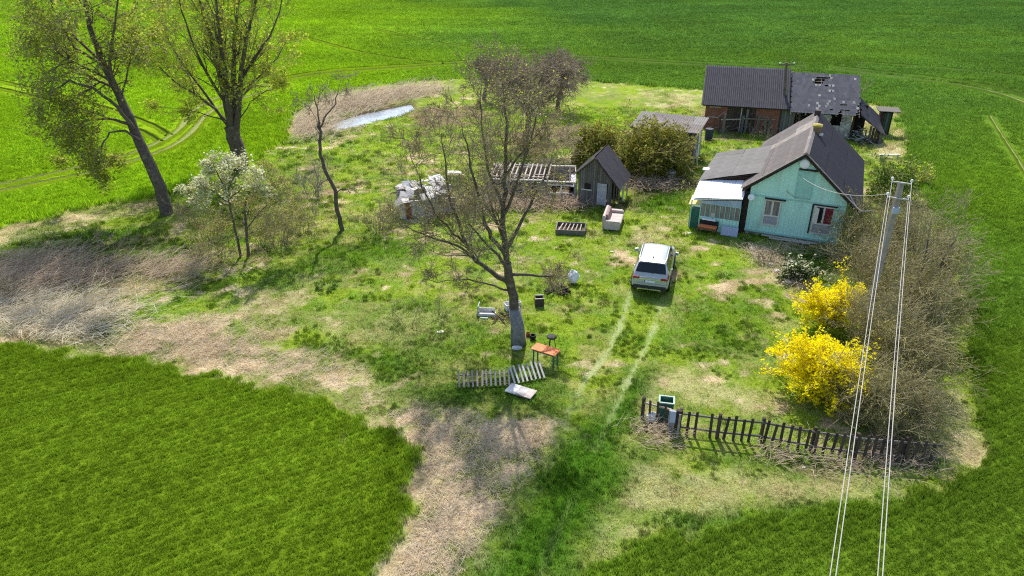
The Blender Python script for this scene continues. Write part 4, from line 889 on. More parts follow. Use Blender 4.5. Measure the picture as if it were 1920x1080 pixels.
mb = MB(); mb.bx(-0.02, W0 + 0.02, -0.03, -0.013, 2.38, 2.46); mb.obj('wall_band', 'mint_dull', fw)
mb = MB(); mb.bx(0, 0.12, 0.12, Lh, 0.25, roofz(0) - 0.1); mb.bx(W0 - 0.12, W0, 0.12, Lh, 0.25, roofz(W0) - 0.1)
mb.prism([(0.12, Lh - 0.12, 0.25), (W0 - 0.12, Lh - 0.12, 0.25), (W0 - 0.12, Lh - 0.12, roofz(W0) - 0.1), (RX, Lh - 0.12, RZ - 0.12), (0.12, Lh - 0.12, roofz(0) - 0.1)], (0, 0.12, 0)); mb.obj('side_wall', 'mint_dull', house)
mb = MB(); mb.bx(0.05, W0 - 0.05, 0.05, Lh - 0.05, -0.1, 0.25); mb.obj('foundation', 'concrete', house)
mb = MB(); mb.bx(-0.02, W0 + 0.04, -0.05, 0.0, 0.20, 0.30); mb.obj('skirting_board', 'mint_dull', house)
# roof: two decks, each covered with sheets
for side in (0, 1):
    ex, ez = EL if side == 0 else ER
    d = Vector((ex - RX, 0, ez - RZ)); ln = d.length; d.normalize()
    mb = MB(); mb.prism([(RX, -0.2, RZ), (ex, -0.2, ez), (ex, -0.2, ez - 0.07), (RX, -0.2, RZ - 0.07)], (0, Lh + 0.5, 0))
    deck = mb.obj('roof', 'dark_trim', house)
    if side == 0:
        pk = lambda i, j, r: 'roof_bleached' if (i == 6 or (i == 7 and j == 0)) or r.random() < 0.05 else 'roof_light'
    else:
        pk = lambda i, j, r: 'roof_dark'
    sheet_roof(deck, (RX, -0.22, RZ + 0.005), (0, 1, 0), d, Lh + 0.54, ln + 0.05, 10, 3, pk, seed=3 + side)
mb = MB(); mb.prism([(RX - 0.16, -0.25, RZ + 0.02), (RX, -0.25, RZ + 0.14), (RX + 0.16, -0.25, RZ + 0.0), (RX, -0.25, RZ + 0.10)], (0, Lh + 0.6, 0)); mb.obj('ridge_cap', 'roof_light', house)
for (xa, za, xb, zb) in ((RX, RZ, *EL), (RX, RZ, *ER)):
    mb = MB(); mb.bar((xa, -0.44, za - 0.06), (xb, -0.44, zb - 0.06), 0.03, 0.17, (0, -1, 0)) if False else mb.prism([(xa, -0.255, za + 0.04), (xb, -0.255, zb + 0.04), (xb, -0.255, zb - 0.16), (xa, -0.255, za - 0.16)], (0, 0.035, 0)); mb.obj('bargeboard', 'dark_trim', house)
    mb = MB(); mb.prism([(xa, -0.27, za + 0.10), (xb, -0.27, zb + 0.10), (xb, -0.27, zb + 0.045), (xa, -0.27, za + 0.045)], (0, 0.06, 0)); mb.obj('roof_edge_strip', 'roof_bleached', house)
ch = MB(); ch.bx(2.6, 3.04, 5.1, 5.55, 4.6, 5.42); chim = ch.obj('chimney', 'chimney_brick', house)
mb = MB(); mb.bx(2.55, 3.09, 5.05, 5.60, 5.42, 5.52); mb.lathe([(0.28, 5.52), (0.22, 5.57), (0.1, 5.59)], (2.82, 5.32, 0), 9); mb.obj('chimney_cap', 'lichen', chim)
mb = MB(); mb.bx(2.42, 2.78, 9.1, 9.45, 4.7, 5.55); mb.obj('chimney', 'dark_wood', house)
mb = MB(); mb.bx(3.0, 3.22, 5.0, 5.25, 4.95, 5.05); mb.obj('roof_patch', 'white_frame', house)
# windows
def window(x0, x1, z0, z1, zm, right=False):
    mb = MB(); t = 0.07
    mb.bx(x0, x1, -0.07, -0.015, z1 - t, z1); mb.bx(x0, x1, -0.07, -0.015, z0, z0 + t); mb.bx(x0, x0 + t, -0.07, -0.015, z0 + t, z1 - t); mb.bx(x1 - t, x1, -0.07, -0.015, z0 + t, z1 - t)
    w = mb.obj('window', 'white_frame', house)
    mb = MB(); mb.bx(x0 + t, x1 - t, -0.065, -0.02, zm - 0.04, zm + 0.04); mb.bx((x0 + x1) / 2 - 0.05, (x0 + x1) / 2 + 0.05, -0.066, -0.02, zm + 0.04, z1 - t); mb.obj('mullion', 'white_frame', w)
    mb = MB(); mb.bx(x0 + t, x1 - t, -0.045, -0.02, z0 + t, zm - 0.04); mb.bx(x0 + t + 0.1, x1 - t - 0.1, -0.055, -0.045, z0 + t + 0.1, zm - 0.14); mb.obj('lower_panel', 'door_grey', w)
    xm = (x0 + x1) / 2
    for i, (a, b_) in enumerate(((x0 + t, xm - 0.05), (xm + 0.05, x1 - t))):
        mb = MB(); mb.bx(a, b_, -0.03, -0.016, zm + 0.04, z1 - t)
        mb.obj('pane' if not right or i else 'open_sash', ('curtain' if not right else ('interior' if i == 0 else 'red_curtain')), w)
    if right:
        mb = MB(); mb.bar((x0 + t, -0.08, zm + 0.06), (x0 + t, -0.08, z1 - t), 0.03, 0.03); 
        mb.box((x0 + t + 0.09, -0.20, (zm + z1) / 2), (0.32, 0.03, z1 - zm - 0.15), R(-50)); mb.obj('sash', 'white_frame', w)
    return w
window(0.88, 1.78, 0.72, 2.28, 1.32); window(3.55, 4.62, 0.62, 2.30, 1.25, True)
mb = MB(); mb.bx(0.86, 2.0, -0.2, 0, 2.33, 2.37); mb.obj('window_hood', 'dark_trim', house)
mb = MB(); mb.bx(3.45, 4.75, -0.12, 0, 2.33, 2.38); mb.bx(3.42, 3.50, -0.05, 0, 0.6, 2.33); mb.obj('window_hood', 'dark_trim', house)
mb = MB(); mb.bx(2.42, 3.22, -0.05, -0.012, 2.62, 4.12); mb.bx(2.38, 2.42, -0.07, 0, 2.6, 4.16); mb.bx(3.22, 3.26, -0.07, 0, 2.6, 4.16); mb.bx(2.38, 3.26, -0.07, 0, 2.56, 2.6); mb.obj('attic_hatch', 'mint_dull', house)
mb = MB(); mb.bx(2.38, 3.36, -0.14, 0, 4.22, 4.30); mb.obj('hatch_hood', 'dark_trim', house)
M90 = Matrix.Rotation(R(90), 4, 'X')
mb = MB(); mb.lathe([(0.27, 0), (0.27, 0.04), (0.2, 0.07), (0.05, 0.08)], n=18); mb.obj('round_vent', 'dish', house, M=Matrix.Translation((2.62, -0.06, 4.58)) @ M90)
mb = MB(); mb.lathe([(0.04, 0), (0.17, 0.07), (0.19, 0.08), (0.17, 0.10)], n=16); mb.tube([(0, 0, 0.0), (0, 0, -0.2)], 0.02, 6); mb.obj('satellite_dish', 'dish', house, M=Matrix.Translation((0.12, -0.25, 2.35)) @ Matrix.Rotation(R(80), 4, 'X'))
mb = MB(); mb.bx(-0.32, -0.02, -0.06, 0.12, 0, 2.6); mb.obj('corner_post', 'dark_trim', house)
mb = MB(); mb.bx(1.45, 3.7, -0.5, -0.38, 0.1, 0.14); mb.bx(2.2, 4.1, -0.36, -0.24, 0.13, 0.17); mb.bx(1.0, 2.9, -0.22, -0.1, 0.1, 0.14); mb.obj('door_step_boards', 'white_wood', house)
mb = MB(); mb.tube([(1.9, -0.03, 2.95), (2.1, -0.04, 2.78), (2.35, -0.08, 2.66), (2.7, -0.05, 2.6), (3.1, -0.03, 2.62)], 0.014, 5); mb.obj('wall_cable', 'wire', house)
mb = MB(); mb.bx(4.75, 5.15, -0.18, 0, 1.55, 1.60); mb.obj('wall_shelf', 'mint_dull', house)
mb = MB(); mb.bx(1.05, 1.35, -0.02, -0.012, 4.0, 4.06); mb.obj('wall_bracket', 'white_frame', house)
# lean-to on the left flank
mb = MB(); mb.bx(-2.85, -2.73, 1.55, 7.1, 0, 2.4); mb.bx(-2.85, 0, 1.45, 1.55, 0, 2.42); mb.bx(-2.85, 0, 7.0, 7.1, 0, 2.4); mb.prism([(-2.85, 1.45, 2.42), (0, 1.45, 2.42), (0, 1.45, 3.1)], (0, 0.1, 0)); lt = mb.obj('side_extension', 'brown_board', house)
mb = MB()
for i in range(16): mb.bx(-2.8 + i * 0.175, -2.66 + i * 0.175, 1.43, 1.45, 2.0, 2.42 + 0.0 * i)
mb.obj('extension_boards', 'brown_board', lt, kind='stuff')
d = Vector((-3.1 - 0.35, 0, 2.45 - 3.36)); ln = d.length; d.normalize()
mb = MB(); mb.prism([(0.35, 1.25, 3.36), (-3.1, 1.25, 2.45), (-3.1, 1.25, 2.38), (0.35, 1.25, 3.29)], (0, 6.1, 0)); dk = mb.obj('extension_roof', 'dark_trim', house)
sheet_roof(dk, (0.35, 1.2, 3.37), (0, 1, 0), d, 6.2, ln, 6, 2, lambda i, j, r: 'roof_ell', seed=9, jit=0.02)
# glazed porch
mb = MB(); mb.bx(-2.65, -0.33, -0.5, -0.44, 0, 0.86); mb.bx(-2.65, -2.6, -0.44, 1.45, 0, 0.86); mb.bx(-2.65, -0.33, -0.5, -0.44, 1.66, 1.80); por = mb.obj('porch_wall', 'mint', house)
mb = MB()
for i in range(12): mb.bx(-2.62 + i * 0.195, -2.60 + i * 0.195, -0.515, -0.5, 0.02, 0.84)
mb.obj('cover_strip', 'mint_dull', por, kind='stuff')
mb = MB(); mb.bx(-2.58, -0.36, -0.455, -0.44, 0.86, 1.66); mb.obj('curtain', 'curtain', por)
for i in range(9):
    x = -2.62 + i * 0.282; mb = MB(); mb.bx(x, x + 0.035, -0.5, -0.46, 0.86, 1.66); mb.obj('mullion', 'mint_dull', por)
mb = MB(); mb.bx(-1.98, -1.78, -0.475, -0.46, 0.9, 1.15); mb.obj('pane_sticker', 'sofa_seat', por)
for i in range(8):
    x = -2.58 + i * 0.282; mb = MB(); mb.bx(x, x + 0.24, -0.485, -0.48, 0.88, 1.64)
mb = MB(); mb.prism([(-2.6, -0.52, 1.66), (-0.34, -0.52, 1.70), (-0.34, -0.52, 2.15), (-2.6, -0.52, 1.82)], (0, 0.03, 0)); mb.obj('tarp_strip', 'blue_tarp', por)
mb = MB(); mb.bx(-3.25, -2.72, -0.30, 0.8, 0, 1.15); mb.obj('porch_bay', 'green_paint', house)
mb = MB(); mb.prism([(-3.35, -0.4, 1.45), (-2.6, -0.4, 1.55), (-2.6, -0.4, 1.50), (-3.35, -0.4, 1.40)], (0, 1.0, 0.25)); mb.obj('bay_roof', 'yellow', house)
for x in (-3.2, -2.75, -2.68): pass
for x, y in ((-3.2, -0.45), (-2.66, -0.47)):
    mb = MB(); mb.bx(x, x + 0.06, y, y + 0.06, 0, 1.86); mb.obj('porch_post', 'mint_dull', house)
mb = MB(); mb.add([(-3.2, -0.62, 1.84), (-0.30, -0.62, 2.28), (-0.30, 1.3, 2.62), (-3.05, 1.3, 2.40), (-3.2, -0.62, 1.80), (-0.30, -0.62, 2.24), (-0.30, 1.3, 2.58), (-3.05, 1.3, 2.36)], [(0, 1, 2, 3), (7, 6, 5, 4), (0, 4, 5, 1), (1, 5, 6, 2), (2, 6, 7, 3), (3, 7, 4, 0)])
pr = mb.obj('porch_roof', 'roof_white', house)
sheet_roof(pr, (-3.12, 1.3, 2.42), Vector((2.8, 0.0, 0.30)), Vector((0, -1.92, -0.44)), 2.85, 2.0, 4, 1, lambda i, j, r: 'roof_white', waves=5, amp=0.015, jit=0.01, seed=4)
mb = MB(); mb.bx(-3.35, -2.85, 3.2, 3.7, 2.5, 2.56); mb.obj('roof_overhang_sheet', 'roof_white', house)
def hl(x, y, z=0): # house-local to world
    v = Matrix.Rotation(R(-24), 3, 'Z') @ Vector((x, y, 0)); return (13.77 + v.x, 39.57 + v.y, z)

# ------------------------------------------------------------------ long brick barn
barn = thing('brick_barn', 'long old brick barn with dark corrugated roof and broken slate roof behind the house', 'barn', (16.95, 63.3, 0), R(-15))
ridge_y, ridge_z, eav_y, eav_z = 3.4, 4.85, -0.5, 2.3
mb = MB(); mb.bx(0, 1.85, 0, 0.3, 0, 2.5); mb.bx(4.25, 6.2, 0, 0.3, 0, 2.5); mb.bx(0, 0.3, 0.3, 6.5, 0, 2.6); mb.bx(0, 12.2, 6.5, 6.8, 0, 2.4); mb.prism([(0, 0.3, 2.6), (0, 3.4, 4.7), (0, 6.5, 2.6)], (0.28, 0, 0)); bw = mb.obj('brick_wall', 'brick', barn)
mb = MB()                                                       # courses standing proud of the wall
for zc in range(1, 16):
    for (xa, xb) in ((0.02, 1.83), (4.27, 6.18)):
        x = xa + (0.13 if zc % 2 else 0)
        while x < xb - 0.2: mb.bx(x, x + 0.235, -0.012 - 0.012 * random.random(), 0, zc * 0.155, zc * 0.155 + 0.12) if random.random() > 0.08 else None; x += 0.26
mb.obj('brick_course', 'brick', bw, kind='stuff')
mb = MB(); mb.bx(0.35, 1.3, -0.03, 0.0, 2.02, 2.12); mb.obj('lintel', 'plaster', bw); mb = MB(); mb.bx(0.2, 1.2, -0.03, 0, 1.15, 1.22); mb.obj('lintel', 'plaster', bw)
for i in range(12):
    x = 1.87 + i * 0.2; mb = MB(); mb.bx(x, x + 0.18, 0.06, 0.10, 0.1, 2.4); mb.obj('wall_board', 'dark_wood', barn)
mb = MB(); mb.bx(3.0, 3.08, -0.05, 0.02, 0, 2.35); mb.obj('post', 'white_wood', barn)
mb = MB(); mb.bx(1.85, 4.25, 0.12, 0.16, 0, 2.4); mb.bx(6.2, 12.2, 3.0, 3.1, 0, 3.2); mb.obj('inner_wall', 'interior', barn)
for i in range(5):
    x = 6.35 + i * 0.22; mb = MB(); mb.bx(x, x + 0.20, 0.0, 0.05, 0.05, 2.25 + 0.05 * (i % 2)); mb.obj('door_board', 'grey_wood', barn)
for x in (6.22, 7.75, 9.15, 9.45, 12.05):
    mb = MB(); mb.bx(x, x + 0.14, 0.02, 0.16, 0, 2.3); mb.obj('post', 'dark_wood', barn)
mb = MB(); mb.bx(9.6, 12.0, 0.2, 0.45, 0, 1.0); mb.bx(9.6, 10.3, 0.2, 0.45, 1.0, 1.9); mb.bx(11.2, 12.0, 0.2, 0.45, 1.0, 2.0); mb.obj('broken_wall', 'plaster', barn)
for i in range(34):
    x = 9.5 + random.random() * 2.6; z = random.random() * 1.9; s = 0.12 + 0.2 * random.random()
    if 10.3 < x < 11.2 and z > 1: z = random.random()
    mb = MB(); mb.box((x, 0.12 + 0.06 * random.random(), z + 0.05), (s * 1.5, 0.16, s), M=Matrix.Rotation(random.gauss(0, 0.12), 3, 'Y')); mb.obj('stone', 'rubble', barn)
d = Vector((0, eav_y - ridge_y, eav_z - ridge_z)); ln = d.length; d.normalize(); db = Vector((0, -(eav_y - ridge_y), eav_z - ridge_z)).normalized()
mb = MB(); mb.prism([(-0.3, ridge_y, ridge_z), (-0.3, eav_y, eav_z), (-0.3, eav_y, eav_z - 0.08), (-0.3, ridge_y, ridge_z - 0.08), (-0.3, 7.2, eav_z - 0.0), (-0.3, 7.2, eav_z + 0.08)], (7.1, 0, 0)); dk = mb.obj('sheet_roof', 'dark_trim', barn)
sheet_roof(dk, (-0.35, ridge_y, ridge_z + 0.01), (1, 0, 0), d, 7.2, ln, 7, 3, lambda i, j, r: 'barn_roof', seed=21, waves=6, amp=0.05, jit=0.006)
sheet_roof(dk, (-0.35, ridge_y, ridge_z + 0.01), (1, 0, 0), db, 7.2, ln, 7, 3, lambda i, j, r: 'barn_roof', seed=22, waves=6, amp=0.05)
mb = MB(); mb.prism([(-0.37, ridge_y - 0.15, ridge_z + 0.0), (-0.37, ridge_y, ridge_z + 0.13), (-0.37, ridge_y + 0.15, ridge_z + 0.0)], (7.2, 0, 0)); mb.obj('ridge_cap', 'roof_ell', barn)
mb = MB(); mb.prism([(-0.40, ridge_y, ridge_z + 0.12), (-0.40, eav_y, eav_z + 0.12), (-0.40, eav_y, eav_z - 0.05), (-0.40, ridge_y, ridge_z - 0.05)], (0.05, 0, 0)); mb.obj('bargeboard', 'grey_wood', barn)
# slate half: rafters, laths, slates with gaps
rz2, ez2 = 4.65, 2.15; sroof = MB(); nr = 12; d2 = Vector((0, eav_y - ridge_y, ez2 - rz2)); l2 = d2.length; d2.normalize(); N2 = Vector((0, -(ez2 - rz2), eav_y - ridge_y)); N2 = Vector((0, d2.z, -d2.y)); 
if N2.z < 0: N2 = -N2
sroof.bar((6.95, ridge_y, rz2 - 0.08), (12.45, ridge_y, rz2 - 0.08), 0.08, 0.1); sr = sroof.obj('slate_roof', 'dark_wood', barn)
for i in range(10):
    x = 7.0 + i * 0.6; mb = MB(); mb.bar((x, ridge_y, rz2 - 0.16), (x, eav_y, ez2 - 0.16), 0.07, 0.1); mb.bar((x, ridge_y, rz2 - 0.16), (x, 7.2, ez2 - 0.16), 0.07, 0.1); mb.obj('rafter', 'lath', sr)
for j in range(14):
    p = Vector((0, ridge_y, rz2)) + d2 * (l2 * (j + 0.5) / 14) - N2 * 0.06
    mb = MB(); mb.bar((6.95, p.y, p.z), (12.42, p.y, p.z), 0.06, 0.035); mb.obj('roof_lath', 'lath', sr)
mb = MB(); mb.add([(6.95, ridge_y + 0.02, rz2), (12.45, ridge_y + 0.02, rz2), (12.45, 7.2, ez2), (6.95, 7.2, ez2)], [(0, 1, 2, 3)]); mb.obj('rear_roof_slope', 'slate', sr)
sm = MB().box((0, 0, 0), (0.285, 0.42, 0.014)).mesh('slate', 'slate'); sm2 = MB().box((0, 0, 0), (0.2, 0.3, 0.016)).mesh('slate', 'concrete')
ns_, nu_ = 15, 20
for j in range(ns_):
    for i in range(nu_):
        fx = (i + .5) / nu_; fy = (j + .5) / ns_
        hv = float(vn(i * 0.7, j * 1.0, 1.6, 3)) + random.random() * 0.25
        hole = (abs(fx - 0.52) < 0.2 and 0.06 < fy < 0.36 and hv > 0.80) or (fx > 0.72 and fy > 0.76 and random.random() < 0.24) or (0.4 < fx < 0.6 and fy > 0.88 and random.random() < 0.3) or random.random() < 0.012
        if hole: continue
        p = Vector((6.92 + (i + .5 + 0.45 * (j % 2)) * 5.45 / nu_, ridge_y, rz2)) + d2 * (l2 * fy) + N2 * 0.03
        Mx = Matrix(((1, 0, 0), tuple(-d2), tuple(N2))).transposed() @ Matrix.Rotation(0.05 + random.gauss(0, 0.02), 3, 'X') @ Matrix.Rotation(random.gauss(0, 0.05), 3, 'Z') @ Matrix.Rotation(random.gauss(0, 0.03), 3, 'Y')
        pale = random.random() < (0.14 if (fx > 0.62 and fy > 0.25) or abs(fx - 0.52) < 0.16 else 0.02)
        ob = link('slate', sm2 if pale else sm, sr); ob.matrix_local = Matrix.Translation(p) @ Mx.to_4x4()
# collapsed lean-to at the right end
qa, qb, qc, qd = Vector((12.5, 2.6, 3.1)), Vector((14.3, 2.4, 1.7)), Vector((14.6, -1.1, 0.75)), Vector((12.5, -1.0, 2.2)); dz_ = Vector((0, 0, -0.07))
mb = MB(); mb.add([qa, qb, qc, qd, qa + dz_, qb + dz_, qc + dz_, qd + dz_], [(0, 1, 2, 3), (7, 6, 5, 4), (0, 4, 5, 1), (1, 5, 6, 2), (2, 6, 7, 3), (3, 7, 4, 0)]); ax = mb.obj('lean_to_roof', 'dark_trim', barn)
sheet_roof(ax, qa + Vector((0, 0, 0.01)), qd - qa, qb - qa, (qd - qa).length, (qb - qa).length, 3, 3, lambda i, j, r: 'barn_roof', seed=31, jit=0.03)
for i in range(5):
    x = 13.3 + i * 0.22; mb = MB(); mb.bx(x, x + 0.19, -0.95, -0.9, 0, max(0.35, 1.85 - (x - 12.5) * 0.52)); mb.obj('wall_board', 'grey_wood' if i % 4 == 0 else 'dark_wood', barn)
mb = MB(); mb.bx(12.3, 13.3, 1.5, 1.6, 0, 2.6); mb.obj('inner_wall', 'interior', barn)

# outhouse, posts and rubble near the barn
ox, oy = G(1655, 252)
o = thing('outhouse', 'narrow weathered outhouse with flat overhanging roof right of the barn', 'outhouse', (ox, oy, 0), R(-15))
mb = MB(); mb.bx(-0.45, -0.38, 0, 1.0, 0, 2.0); mb.bx(0.38, 0.45, 0, 1.0, 0, 2.0); mb.bx(-0.45, 0.45, 0.95, 1.0, 0, 2.0); mb.obj('wall', 'dark_wood', o)
for i in range(4): mb = MB(); mb.bx(-0.36 + i * 0.18, -0.20 + i * 0.18, 0.0, 0.04, 0.05, 1.85); mb.obj('door_board', 'green_paint' if i == 2 else 'dark_wood', o)
mb = MB(); mb.box((0.1, 0.45, 2.06), (1.75, 1.4, 0.06), M=Matrix.Rotation(R(4), 3, 'X')); mb.obj('roof', 'grey_wood', o)
def heap(name, label, uv, n, rad, h, L_, matn, piece, seed, cat, w=(0.12, 0.03)):
    r = random.Random(seed); x, y = G(*uv); t = thing(name, label, cat, (x, y, 0))
    me = [MB().box((0, 0, 0), (L_ * (0.7 + 0.3 * k), w[0], w[1])).mesh(piece, matn if isinstance(matn, str) else matn[k % len(matn)]) for k in range(3)]
    for i in range(n):
        a = r.random() * 6.283; q = rad * math.sqrt(r.random()); z = h * (1 - q / rad) * r.random() + 0.03
        ob = link(piece, me[i % 3], t, loc=(math.cos(a) * q, math.sin(a) * q, z + abs(math.sin(0.2)) * 0.1)); ob.rotation_euler = (r.gauss(0, 0.25), r.gauss(0, 0.25), r.random() * 3.14)
    return t
heap('board_heap', 'heap of whitish broken boards right of the barn', (1608, 258), 42, 1.2, 1.1, 1.0, ['white_wood', 'concrete', 'off_white'], 'board', 1, 'debris')
heap('brushwood_heap', 'low heap of dark branches in front of the whitish board heap', (1625, 266), 40, 1.0, 0.5, 1.0, ['pale_wood', 'dark_wood'], 'stick', 2, 'debris', (0.05, 0.05))
heap('timber_stack', 'pale beams lying beside the barn under the dark doorway', (1500, 236), 16, 1.3, 0.5, 1.6, ['rubble', 'pale_wood'], 'beam', 3, 'timber', (0.2, 0.14))
def fence_line(name, label, cat, px, H, step, w, matn, seed=1, rails=(0.3, 0.85), rail='grey_wood', skip=0.0, post=None, hj=0.05, tiltj=0.03):
    r = random.Random(seed); P = [np.array(G(u, v)) for u, v in px]; base = P[0]; t = thing(name, label, cat, (base[0], base[1], 0))
    me = MB().box((0, 0, 0), (w, 0.03, H)).mesh('picket', matn); rest = 0.0
    for i in range(len(P) - 1):
        a, b_ = P[i] - base, P[i + 1] - base; d = b_ - a; ln = np.linalg.norm(d); d = d / ln; ang = math.atan2(d[1], d[0]); s = rest
        while s < ln:
            if r.random() > skip:
                p = a + d * s; k = 1 + r.gauss(0, hj)
                ob = link('picket', me, t, loc=(p[0] + d[1] * 0.035, p[1] - d[0] * 0.035, H * k / 2)); ob.rotation_euler = (r.gauss(0, tiltj), r.gauss(0, tiltj), ang); ob.scale = (1, 1, k)
            s += step * (0.9 + 0.2 * r.random())
        rest = s - ln
        for z in rails:
            mb = MB(); mb.bar((a[0], a[1], H * z), (b_[0], b_[1], H * z), 0.04, 0.07); mb.obj('rail', rail, t)
        if post: mb = MB(); mb.box((a[0] - d[1] * 0.09, a[1] + d[0] * 0.09, H * 0.5), (0.10, 0.10, H * 1.02)); mb.obj('post', post, t)
    return t
fence_line('picket_fence', 'dark brown weathered picket fence running right from the green bin in the foreground', 'fence', [(1272, 812), (1345, 822), (1425, 830), (1520, 848), (1600, 860), (1690, 868), (1755, 874)], 1.02, 0.265, 0.095, 'dark_wood', 5, (0.28, 0.86), 'grey_wood', 0.02, 'dark_wood')
fence_line('picket_fence', 'short leftmost length of dark picket fence ending at the green bin', 'fence', [(1203, 786), (1255, 800)], 0.95, 0.27, 0.08, 'dark_wood', 6, (0.8,), 'pale_wood', 0.0, 'dark_wood')
fence_line('board_fence', 'broken grey board fence standing before the brick barn', 'fence', [(1348, 252), (1400, 250), (1450, 252)], 1.5, 0.34, 0.22, 'grey_wood', 7, (0.85,), 'pale_wood', 0.6, 'dark_wood', 0.22, 0.08)
# wooden pole before the barn
bx_, by_ = G(1468, 248); tp = PT(1475, 117, by_)
o = thing('wooden_pole', 'old wooden power pole with short crossarm in front of the barn', 'pole', (bx_, by_, 0))
mb = MB(); mb.tube([(0, 0, -0.1), (tp[0] - bx_, 0, tp[2])], [0.14, 0.10], 8); mb.obj('pole', 'pole_wood', o)
mb = MB(); mb.bar((tp[0] - bx_ - 0.65, -0.12, tp[2] - 0.15), (tp[0] - bx_ + 0.65, -0.12, tp[2] - 0.15), 0.1, 0.1); mb.obj('crossarm', 'pole_wood', o)
for s in (-0.6, 0.6): mb = MB(); mb.lathe([(0.03, 0), (0.07, 0.04), (0.07, 0.1), (0.04, 0.14)], (tp[0] - bx_ + s, -0.12, tp[2] - 0.1), 8); mb.obj('insulator', 'porcelain', o)

# ------------------------------------------------------------------ grey roofed shed
o = thing('grey_shed', 'shed with pale grey sheet roof and whitish door behind the large round bush', 'shed', (13.6, 52.7, 0), R(-24))
SW, SD, H1, H2 = 4.7, 2.8, 2.55, 2.85
mb = MB(); mb.bx(-SW, 0, 0, 0.1, 0, H1); mb.bx(-0.1, 0, 0.1, SD - 0.1, 0, H1); mb.bx(-SW, -SW + 0.1, 0.1, SD - 0.1, 0, H1); mb.bx(-SW, 0, SD - 0.1, SD, 0, H2 - 0.05); mb.obj('wall', 'grey_wood', o)
for i in range(9):
    y = 0.02 + i * 0.31
    if 1.0 < y + 0.1 < 2.2: continue
    mb = MB(); mb.bx(0.0, 0.035, y, y + 0.28, 0.02, H1 + 0.1 * y / SD); mb.obj('wall_board', ('plaster', 'grey_wood', 'concrete')[i % 3], o)
mb = MB(); mb.bx(0.0, 0.06, 1.32, 2.12, 0.1, 2.25); mb.obj('door', 'off_white', o)
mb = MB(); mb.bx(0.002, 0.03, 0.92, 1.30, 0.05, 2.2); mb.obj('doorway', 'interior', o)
mb = MB(); mb.box((0.25, 0.1, 0.7), (0.05, 0.25, 1.5), M=Matrix.Rotation(R(-12), 3, 'Y')); mb.obj('leaning_board', 'white_wood', o)
mb = MB(); mb.prism([(-SW - 0.2, -0.35, H1), (-SW - 0.2, SD + 0.3, H2 + 0.06), (-SW - 0.2, SD + 0.3, H2), (-SW - 0.2, -0.35, H1 - 0.06)], (SW + 0.5, 0, 0)); dk = mb.obj('roof', 'grey_wood', o)
dd = Vector((0, -SD - 0.65, H1 - H2 - 0.05)); sheet_roof(dk, (-SW - 0.23, SD + 0.33, H2 + 0.065), (1, 0, 0), dd, SW + 0.57, dd.length + 0.05, 5, 2, lambda i, j, r: 'roof_ell' if r.random() < 0.6 else 'roof_light', seed=41, jit=0.015)
mb = MB(); mb.tube([(0, 0, 0), (0, 0, 0.95)], 0.33, 14); x, y = G(1328, 262); mb.obj('barrel', 'navy', label='dark blue barrel standing beside the grey shed corner', cat='barrel', loc=(x, y, 0))
for uv, c_, lb, sz_ in (((1254, 336), 'off_white', 'white crate in the shade at the foot of the large round bush', (0.75, 0.6, 0.65)), ((1268, 333), 'rubble', 'small pale block right of the white crate', (0.4, 0.3, 0.2))):
    x, y = G(*uv); t = thing('crate' if sz_[2] > 0.5 else 'block', lb, 'crate' if sz_[2] > 0.5 else 'block', (x, y, 0), 0.2)
    if sz_[2] > 0.5:
        mb = MB(); w_, d_, h_ = sz_; mb.bx(-w_ / 2, w_ / 2, -d_ / 2, -d_ / 2 + 0.04, 0, h_); mb.bx(-w_ / 2, w_ / 2, d_ / 2 - 0.04, d_ / 2, 0, h_); mb.bx(-w_ / 2, -w_ / 2 + 0.04, -d_ / 2 + 0.04, d_ / 2 - 0.04, 0, h_); mb.bx(w_ / 2 - 0.04, w_ / 2, -d_ / 2 + 0.04, d_ / 2 - 0.04, 0, h_); mb.bx(-w_ / 2 + .04, w_ / 2 - .04, -d_ / 2 + .04, d_ / 2 - .04, 0, 0.04); mb.obj('sides', c_, t)
    else:
        mb = MB(); mb.lathe([(0.22, 0), (0.24, 0.08), (0.18, 0.18), (0.05, 0.21)], n=7); mb.obj('stone', c_, t)

# ------------------------------------------------------------------ plank shed
ps_ = thing('plank_shed', 'small dark weathered plank shed with steep roof and grey door', 'shed', (4.32, 44.75, 0), R(-21.8))
AX, AZ = 1.07, 3.2; LX, LZ = -0.28, 1.95; RX_, RZ_ = 2.75, 1.3
def pz(x): return AZ - (AX - x) * (AZ - LZ) / (AX - LX) if x < AX else AZ - (x - AX) * (AZ - RZ_) / (RX_ - AX)
x = 0.0; i = 0
while x < 2.12:
    z0 = 0.03; segs_ = [(0.02, pz(x + 0.06) - 0.08)]
    if 0.28 < x < 0.84: segs_ = [(0.02, 1.02), (1.42, pz(x + 0.06) - 0.08)]
    if 1.28 < x < 1.95: segs_ = [(1.55, pz(x + 0.06) - 0.08)]
    for (a, b_) in segs_:
        if b_ > a + 0.1: mb = MB(); yy = 0.01 * random.random(); mb.bx(x, x + 0.125, yy - 0.03, yy, a, b_ - 0.04 * random.random()); mb.obj('wall_board', 'grey_wood', ps_)
    x += 0.14; i += 1
for side_x in (0.0, 2.1):
    for k in range(17):
        if side_x > 1 and (k in (3, 4, 5, 8, 9, 10, 13, 14) ): continue
        y = 0.02 + k * 0.155; mb = MB(); mb.bx(side_x, side_x + 0.03, y, y + 0.135, 0.02, pz(side_x) - 0.1); mb.obj('wall_board', 'grey_wood', ps_)
mb = MB(); mb.bx(0.03, 2.1, 2.62, 2.66, 0, 1.9); mb.bx(0.03, 2.1, 0.03, 2.6, 0.02, 0.05); mb.obj('rear_wall', 'dark_wood', ps_)
